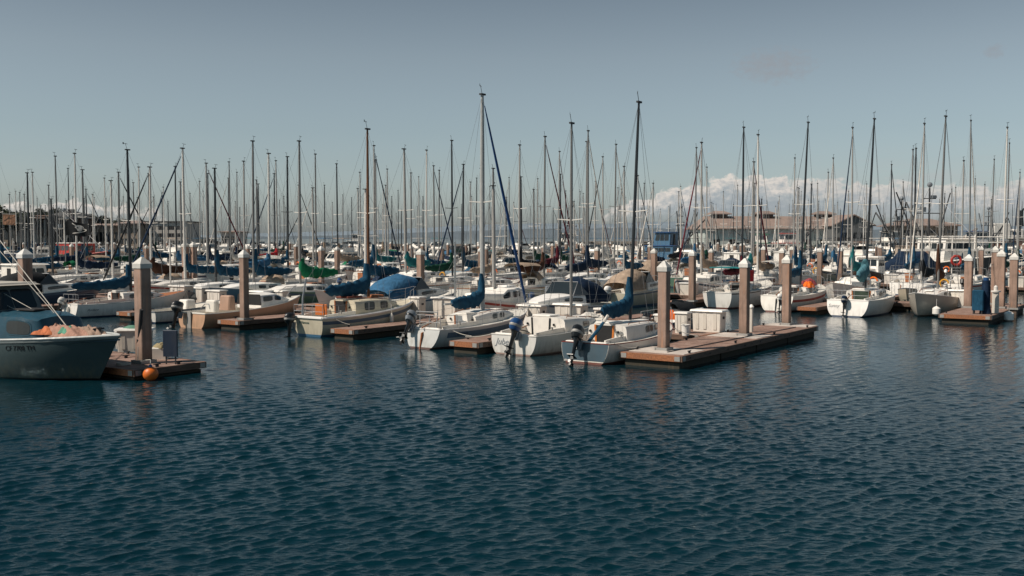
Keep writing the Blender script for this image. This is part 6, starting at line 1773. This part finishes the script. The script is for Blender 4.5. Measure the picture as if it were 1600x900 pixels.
# profile of the cumulus band: height against azimuth
prof = N(nt, 'ShaderNodeFloatCurve'); cv = prof.mapping.curves[0]
pts = [(0, .0), (.13, .14), (.17, .38), (.21, .48), (.25, .44), (.29, .26), (.34, .06), (.40, 0.02), (.55, .0), (.60, .42), (.64, .66), (.68, .80), (.70, .86), (.74, .78), (.78, .72), (.84, .68), (.90, .72), (1, .76)]
cv.points[0].location = pts[0]; cv.points[1].location = pts[-1]
for pnt in pts[1:-1]: cv.points.new(*pnt)
prof.mapping.update(); nt.links.new(mrange(nt, azd, -40, 36), prof.inputs['Value'])
top = mth('MULTIPLY', prof.outputs[0], 4.1)
e2 = mth('SUBTRACT', mth('ADD', eld, mth('MULTIPLY', mth('SUBTRACT', nB, .5), -2.3)), mth('MULTIPLY', mth('SUBTRACT', nA, .5), 1.6))
inside = mth('SUBTRACT', top, e2)
mask = mrange(nt, inside, .0, .22); 
low = mrange(nt, mth('ADD', eld, mth('MULTIPLY', mth('SUBTRACT', nC, .5), .8)), .75, 1.7)
mask = mth('MULTIPLY', mth('MULTIPLY', mask, low), mrange(nt, top, .1, .6))
rightf = mrange(nt, azd, 13.5, 18)
mask = mth('MULTIPLY', mask, mth('SUBTRACT', .95, mth('MULTIPLY', rightf, mrange(nt, nse(vec(mth('MULTIPLY', azd, .3), mth('MULTIPLY', eld, 1.6)), .8, 5), .35, .65, .25, -.05))))
lit = mrange(nt, mth('ADD', inside, mth('MULTIPLY', mth('SUBTRACT', nC, .5), -2.6)), 1.7, .25)
lit = mth('MULTIPLY', lit, mth('SUBTRACT', 1.0, mth('MULTIPLY', rightf, .1)))
ccol = ramp(nt, lit, [(0, (4.0, 4.5, 4.9)), (.4, (4.9, 5.3, 5.5)), (.7, (6.6, 6.5, 6.3)), (1, (8.9, 8.2, 7.5))])
skyc = mixc(nt, mask, base, ccol)
# small dark wisps high on the right
def wisp(a0, e0, wa, we, amt, prev):
    da = mth('DIVIDE', mth('SUBTRACT', azd, a0), wa); de = mth('DIVIDE', mth('SUBTRACT', eld, e0), we)
    r2 = mth('ADD', mth('MULTIPLY', da, da), mth('MULTIPLY', de, de))
    g = mth('MULTIPLY', mrange(nt, mth('ADD', r2, mth('MULTIPLY', nC, 2.4)), 2.1, .9), amt)
    return mixc(nt, g, prev, (3.7, 3.75, 4.0))
skyc = wisp(14.6, 9.4, 2.6, 1.1, .6, skyc); skyc = wisp(25.6, 9.5, .6, .45, .5, skyc)
# thin veil near the horizon on the right
veil = mth('MULTIPLY', mth('MULTIPLY', mrange(nt, nse(vec(mth('MULTIPLY', azd, .35), mth('MULTIPLY', eld, 2.2)), .9, 5), .42, .7), mrange(nt, azd, 12, 20)), mrange(nt, eld, 5.0, 2.5))
skyc = mixc(nt, mth('MULTIPLY', veil, .55), skyc, (5.4, 5.5, 5.6))
nt.links.new(skyc, bg.inputs['Color']); bg.inputs['Strength'].default_value = .082
sun = bpy.data.lights.new('sun', 'SUN'); sun.energy = 5.0; sun.angle = R(.55); sun.color = (1.0, .885, .765)
so = bpy.data.objects.new('sun', sun); COL.objects.link(so)
import mathutils
d = mathutils.Vector((cos(EL)*sin(SAZ), cos(EL)*cos(SAZ), sin(EL)))
so.rotation_euler = d.to_track_quat('Z', 'Y').to_euler()

cam = bpy.data.cameras.new('camera'); co = bpy.data.objects.new('camera', cam); COL.objects.link(co); scene.camera = co
cam.lens = 35; cam.sensor_width = 36; cam.clip_start = .1; cam.clip_end = 40000
co.location = (0, 0, CH); co.rotation_euler = (radians(90)-math.atan(78/F), 0, 0)
scene.view_settings.view_transform = 'Standard'; scene.view_settings.look = 'None'; scene.view_settings.exposure = 0
print('OBJ', len(bpy.data.objects))
